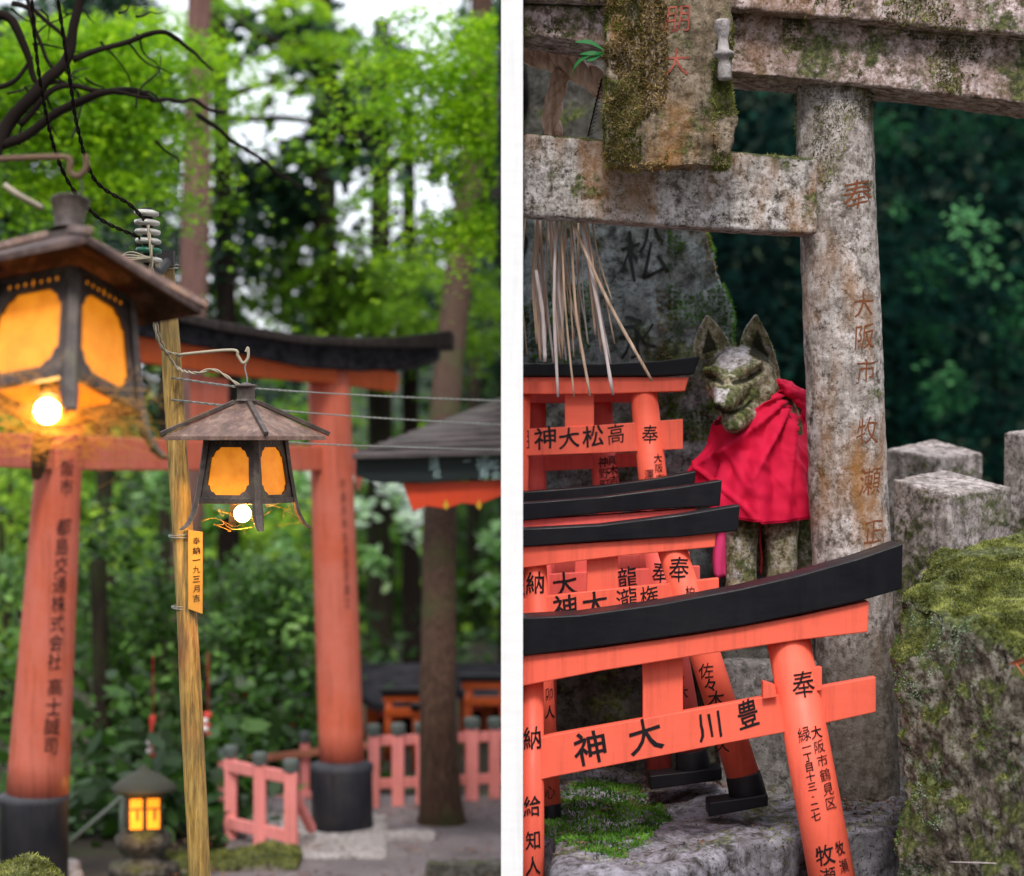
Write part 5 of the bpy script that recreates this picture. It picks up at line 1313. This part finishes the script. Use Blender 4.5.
# ================================================================ RIGHT: stones and posts
def block(x0, x1, yt, yb, D, dep, mat, name, label, cat, vox=.010, amp=.006, group=None, moss=None, yawdx=0, xmin=None):
    a, b = P(x0, yt, D), P(x1, yt, D); z0 = P(0, yb, D).z; z1 = a.z
    if xmin is not None: a.x = max(a.x, xmin)
    s_ = Vector((yawdx, dep, 0)); mb = MB()
    q = [Vector((a.x, D, 0)), Vector((b.x, D, 0)), Vector((b.x, D, 0))+s_, Vector((a.x, D, 0))+s_]
    mb.hexa([v+Vector((0, 0, z0)) for v in q]+[v+Vector((0, 0, z1)) for v in q])
    return stone_thing(name, mb, mat, label, cat, vox, amp, 7, .002, 45, group, moss=moss)
block(719, 822, 662, 800, 4.74, .16, PEDES, 'stone_block', 'squared grey stone block between the leaning pillar and the front torii', 'stone block', .008, .005)
block(500, 648, 640, 800, 4.98, .3, BLOCKS, 'retaining_stone', 'dark damp retaining stone seen through the front torii', 'stone block', .012, .014, xmin=.03)
block(640, 735, 655, 800, 5.02, .25, BLOCKS, 'retaining_stone', 'dark stone behind the black torii feet', 'stone block', .012, .014)
block(524, 628, 40, 800, 6.0, .3, BLOCKS, 'stone_slab', 'blurred grey stone slab behind the straw rope beside the white divider', 'stone slab', .02, .02, xmin=.03)
# ledge
mb = MB(); zt = .737
tp = [(524.5, 4.34), (551, 4.34), (560, 3.80), (640, 3.95), (745, 4.20), (905, 4.42), (912, 5.15), (530, 5.15)]
va = [Vector(((x-512)/F*D, D, zt+.03*(D-4.4))) for x, D in tp]; vb = [Vector((v.x, v.y, .40)) for v in va]; n_ = len(tp)
mb.add(va+vb, [tuple(range(n_)), tuple(reversed(range(n_, 2*n_)))]+[(i, i+n_, (i+1) % n_+n_, (i+1) % n_) for i in range(n_)])
lm = remesh(mb, .010, .022, 5, .004, 30, smooth=2)
lg = root('stone_ledge', Vector((.4, 4.4, .40)), 'worn grey stone ledge on which the small torii stand', 'ledge'); build(lm, 'stone', LEDGE, lg)
def lmask(p, n):
    x, y = toPx(p)
    return 1 if n.z > .3 and ((x-604)/60)**2+((y-818)/38)**2 + .5*noise.noise(p*14) < 1 else 0
tufts('moss_patch', MOSSG, lm, 9000, .010, lg, lmask, spread=.8)
tufts('moss', MOSST, lm, 2500, .008, lg, lambda p, n: 1 if (n.z > .1 and noise.noise(p*6+Vector((4, 4, 4))) > .22) else 0, spread=.8)
# dead needles and leaves lying about
C = []
bvl = BVHTree.FromPolygons([tuple(v) for v in lm.v], lm.f)
def fall(x, y):
    h = bvl.ray_cast(Vector((x, y, 2)), Vector((0, 0, -1))); return h[0].z if h[0] is not None else None
while len(C) < 1500:
    px = random.uniform(530, 905); D = random.choice([random.uniform(4.55, 4.9), random.uniform(4.0, 4.95)])
    x = (px-512)/F*D; z_ = fall(x, D)
    if z_ is None: continue
    if noise.noise(Vector((x*8, D*8, 0))) < -.0: continue
    C.append((x, D, z_+.003+random.random()*.004))
props(leafmesh('leaf_litter', LITTER, C, .013, KITE*np.array([.5, 1.2]), flat=.75), 'reddish dead needles scattered over the stone ledge', 'leaf litter', kind='stuff')
# big mossy boulder on the right
cs = [(902, 594, 4.15), (1062, 668, 3.74), (1062, 528, 4.75), (946, 556, 4.7)]
top = [P(*c) for c in cs]; bot = [Vector((v.x*1.0, v.y-.02, .35)) for v in top]
mb = MB(); mb.hexa(bot+top)
bm_ = remesh(mb, .008, .030, 5, .007, 34, smooth=1)
bl = root('mossy_boulder', Vector((top[0].x+.15, 4.2, .35)), 'big squared boulder at the lower right with a thick moss top', 'boulder'); build(bm_, 'stone', MOSSY, bl)
tufts('moss_cap', MOSST, bm_, 60000, .0065, bl, lambda p, n: max(.0, min(1, .6+1.6*noise.noise(p*9)+noise.noise(p*30))) if n.z > .42 else 0, spread=1.1)
tufts('side_moss', MOSSG, bm_, 12000, .0045, bl, lambda p, n: 1 if (n.z < .5 and n.y < .2 and noise.noise(p*9+Vector((0, 7, 0)))+.5*noise.noise(p*30) > .22) else 0, spread=.7)
LICHG = m_leaf('pale_green_lichen', (.20, .32, .17, 1), (.34, .48, .30, 1), (.50, .62, .46, 1), .1, .9, .1)
tufts('lichen_rosette', LICHG, bm_, 12000, .0045, bl, lambda p, n: 1 if (n.z < .5 and n.y < .2 and toPx(p)[0] < 975 and noise.noise(p*7+Vector((2, 0, 5)))+.6*noise.noise(p*28) > .16) else 0, spread=1., shape=OVAL*.8)
mb = MB(); mb.tube(bez([P(950, 862, 3.98), P(985, 863, 3.92), P(1010, 864, 3.88), P(1040, 863, 3.84)], 6), .0011, 5)
props(build(mb, 'thin_twig', STRAWP), 'thin pale twig lying across the front of the mossy boulder', 'twig')
mb = MB(); pr = P(1016, 664, 3.72)
for dx, dz, sc in ((0, 0, 1.), (.016, .008, .8)):
    b = [pr+Vector((dx-.014*sc, 0, dz)), pr+Vector((dx, -.005, dz+.008*sc)), pr+Vector((dx+.018*sc, 0, dz+.006)), pr+Vector((dx+.004, .003, dz-.004*sc))]; mb.add(b, [(0, 1, 2, 3)])
mb.tube([pr, pr+Vector((.03, .01, -.04))], .0012, 5)
props(build(mb, 'sprig', m_flat('reddish_leaf', (.55, .16, .08, 1), .5)), 'small reddish leaf sprig at the right edge of the boulder', 'sprig')

# square posts
def post(xs, ys, D, label, zb=.5, mat=POST):
    """xs: left, front, right, back corner px; ys: their heights"""
    hw = (xs[2]-xs[0])/2*D/F; dd = (0, -hw, 0, hw); k = (hw*.97, hw*.97, hw*.97, hw*.97)
    top = [P(xs[i], ys[i], D+dd[i]) for i in range(4)]
    bot = [Vector((v.x, v.y, zb)) for v in top]; mb = MB(); mb.hexa([bot[0], bot[1], bot[2], bot[3], top[0], top[1], top[2], top[3]])
    return stone_thing('stone_post', mb, mat, label, 'post', .0045, .003, 9, .0012, 60, 'square stone fence posts', smooth=1)[0]
post((893, 948, 1011, 943), (479, 494, 487, 469), 4.95, 'nearest square stone post, directly behind the mossy boulder')
post((885, 938, 983, 932), (449, 457, 453, 439), 5.75, 'lower square stone post farther back, beside the carved pillar')
post((1003, 1062, 1120, 1060), (432, 444, 434, 424), 5.15, 'tall square stone post cut by the right edge')
mb = MB(); mb.tube([P(868, 561, 5.0), P(917, 559, 5.0)], .009, 10); mb.tube([P(868, 654, 5.0), P(922, 656, 5.0)], .009, 10); mb.tube([P(906, 545, 5.05), P(906, 800, 5.05)], .012, 10)
props(build(mb, 'pipe_rail', PIPE), 'dark metal pipe rail between the carved pillar and the boulder', 'rail')
block(880, 925, 640, 800, 5.3, .3, BLOCKS, 'backing_stone', 'shadowed stone in the gap beside the carved pillar', 'stone block', .014, .01)
block(735, 925, 628, 800, 5.45, .3, BLOCKS, 'backing_stone', 'dark stone behind the fox pedestal', 'stone block', .016, .012)

# ================================================================ RIGHT: dark wood behind
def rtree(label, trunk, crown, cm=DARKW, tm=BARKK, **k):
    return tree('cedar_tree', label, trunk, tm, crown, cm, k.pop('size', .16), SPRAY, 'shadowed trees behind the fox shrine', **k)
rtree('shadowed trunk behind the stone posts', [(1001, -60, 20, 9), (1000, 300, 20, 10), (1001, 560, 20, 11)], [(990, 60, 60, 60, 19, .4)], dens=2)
sd = []
for i in range(190):
    x = random.uniform(520, 1120); y = random.uniform(-60, 560); D = random.uniform(15, 26)
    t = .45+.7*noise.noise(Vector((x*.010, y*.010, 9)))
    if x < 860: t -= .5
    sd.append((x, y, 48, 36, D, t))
C, T, Nn = clumps(sd, 3.2, .7, .5, 60)
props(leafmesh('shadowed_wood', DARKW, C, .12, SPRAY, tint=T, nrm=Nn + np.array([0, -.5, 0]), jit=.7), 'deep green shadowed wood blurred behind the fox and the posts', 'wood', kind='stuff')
sd = [(968, 222, 9, 10, 14, 1), (985, 252, 8, 8, 14, .9), (925, 262, 26, 16, 14.5, .3), (945, 395, 30, 18, 14.5, .3), (960, 380, 16, 12, 14.4, .4), (905, 210, 20, 14, 14.5, .1), (1020, 330, 14, 50, 14.5, .0), (890, 140, 26, 26, 15, .0), (960, 130, 30, 20, 15, .0), (930, 330, 26, 20, 15, .0), (1018, 120, 12, 80, 15, .0)]
C, T, Nn = clumps(sd, 14, .12, .5, 22)
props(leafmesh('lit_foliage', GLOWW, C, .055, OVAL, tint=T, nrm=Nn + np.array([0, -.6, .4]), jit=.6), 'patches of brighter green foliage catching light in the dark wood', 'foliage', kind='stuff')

# ================================================================ light, world, camera
w = bpy.data.worlds.new('World'); SC.world = w; w.use_nodes = True; nt = w.node_tree
bg = nt.nodes['Background']; sky = nt.nodes.new('ShaderNodeTexSky'); sky.sky_type = 'NISHITA'; sky.sun_disc = False
sky.sun_elevation = R(52); sky.sun_rotation = R(180+2)
mx = nt.nodes.new('ShaderNodeMix'); mx.data_type = 'RGBA'; mx.inputs[0].default_value = .72
nt.links.new(sky.outputs[0], mx.inputs[6]); mx.inputs[7].default_value = (13.4, 13.6, 14.6, 1)
tc = nt.nodes.new('ShaderNodeTexCoord'); sp_ = nt.nodes.new('ShaderNodeSeparateXYZ'); nt.links.new(tc.outputs['Generated'], sp_.inputs[0])
def wr(sock, a, b, lo, hi):
    q = nt.nodes.new('ShaderNodeMapRange'); q.interpolation_type = 'SMOOTHSTEP'; nt.links.new(sock, q.inputs[0])
    for i, v in enumerate((a, b, lo, hi)): q.inputs[i+1].default_value = v
    return q.outputs[0]
m1 = nt.nodes.new('ShaderNodeMath'); m1.operation = 'MAXIMUM'
nt.links.new(wr(sp_.outputs[2], .15, .75, .32, 1.4), m1.inputs[0]); nt.links.new(wr(sp_.outputs[1], .3, .85, .32, 1.1), m1.inputs[1])
m2 = nt.nodes.new('ShaderNodeVectorMath'); m2.operation = 'SCALE'; nt.links.new(mx.outputs[2], m2.inputs[0]); nt.links.new(m1.outputs[0], m2.inputs['Scale'])
nt.links.new(m2.outputs[0], bg.inputs[0]); bg.inputs[1].default_value = .130
sun = bpy.data.lights.new('sun', 'SUN'); sun.energy = 2.6; sun.angle = R(12); sun.color = (1, .95, .87)
so = bpy.data.objects.new('sun', sun); COL.objects.link(so)
d = Vector((math.sin(R(2))*math.cos(R(52)), math.cos(R(2))*math.cos(R(52)), -math.sin(R(52))))
so.rotation_euler = d.to_track_quat('-Z', 'Y').to_euler()

cam = bpy.data.cameras.new('camera'); co = bpy.data.objects.new('camera', cam); COL.objects.link(co); SC.camera = co
co.location = (0, 0, CZ); co.rotation_euler = (R(90), 0, 0)
cam.sensor_width = 36; cam.lens = 36*F/1024; cam.clip_end = 2000; cam.clip_start = .05
cam.dof.use_dof = True; cam.dof.focus_distance = 4.45; cam.dof.aperture_fstop = 3.15
SC.view_settings.view_transform = 'Standard'; SC.view_settings.look = 'None'; SC.view_settings.exposure = 0
SC.cycles.max_bounces = 6; SC.cycles.diffuse_bounces = 3; SC.cycles.transmission_bounces = 4; SC.cycles.use_denoising = True
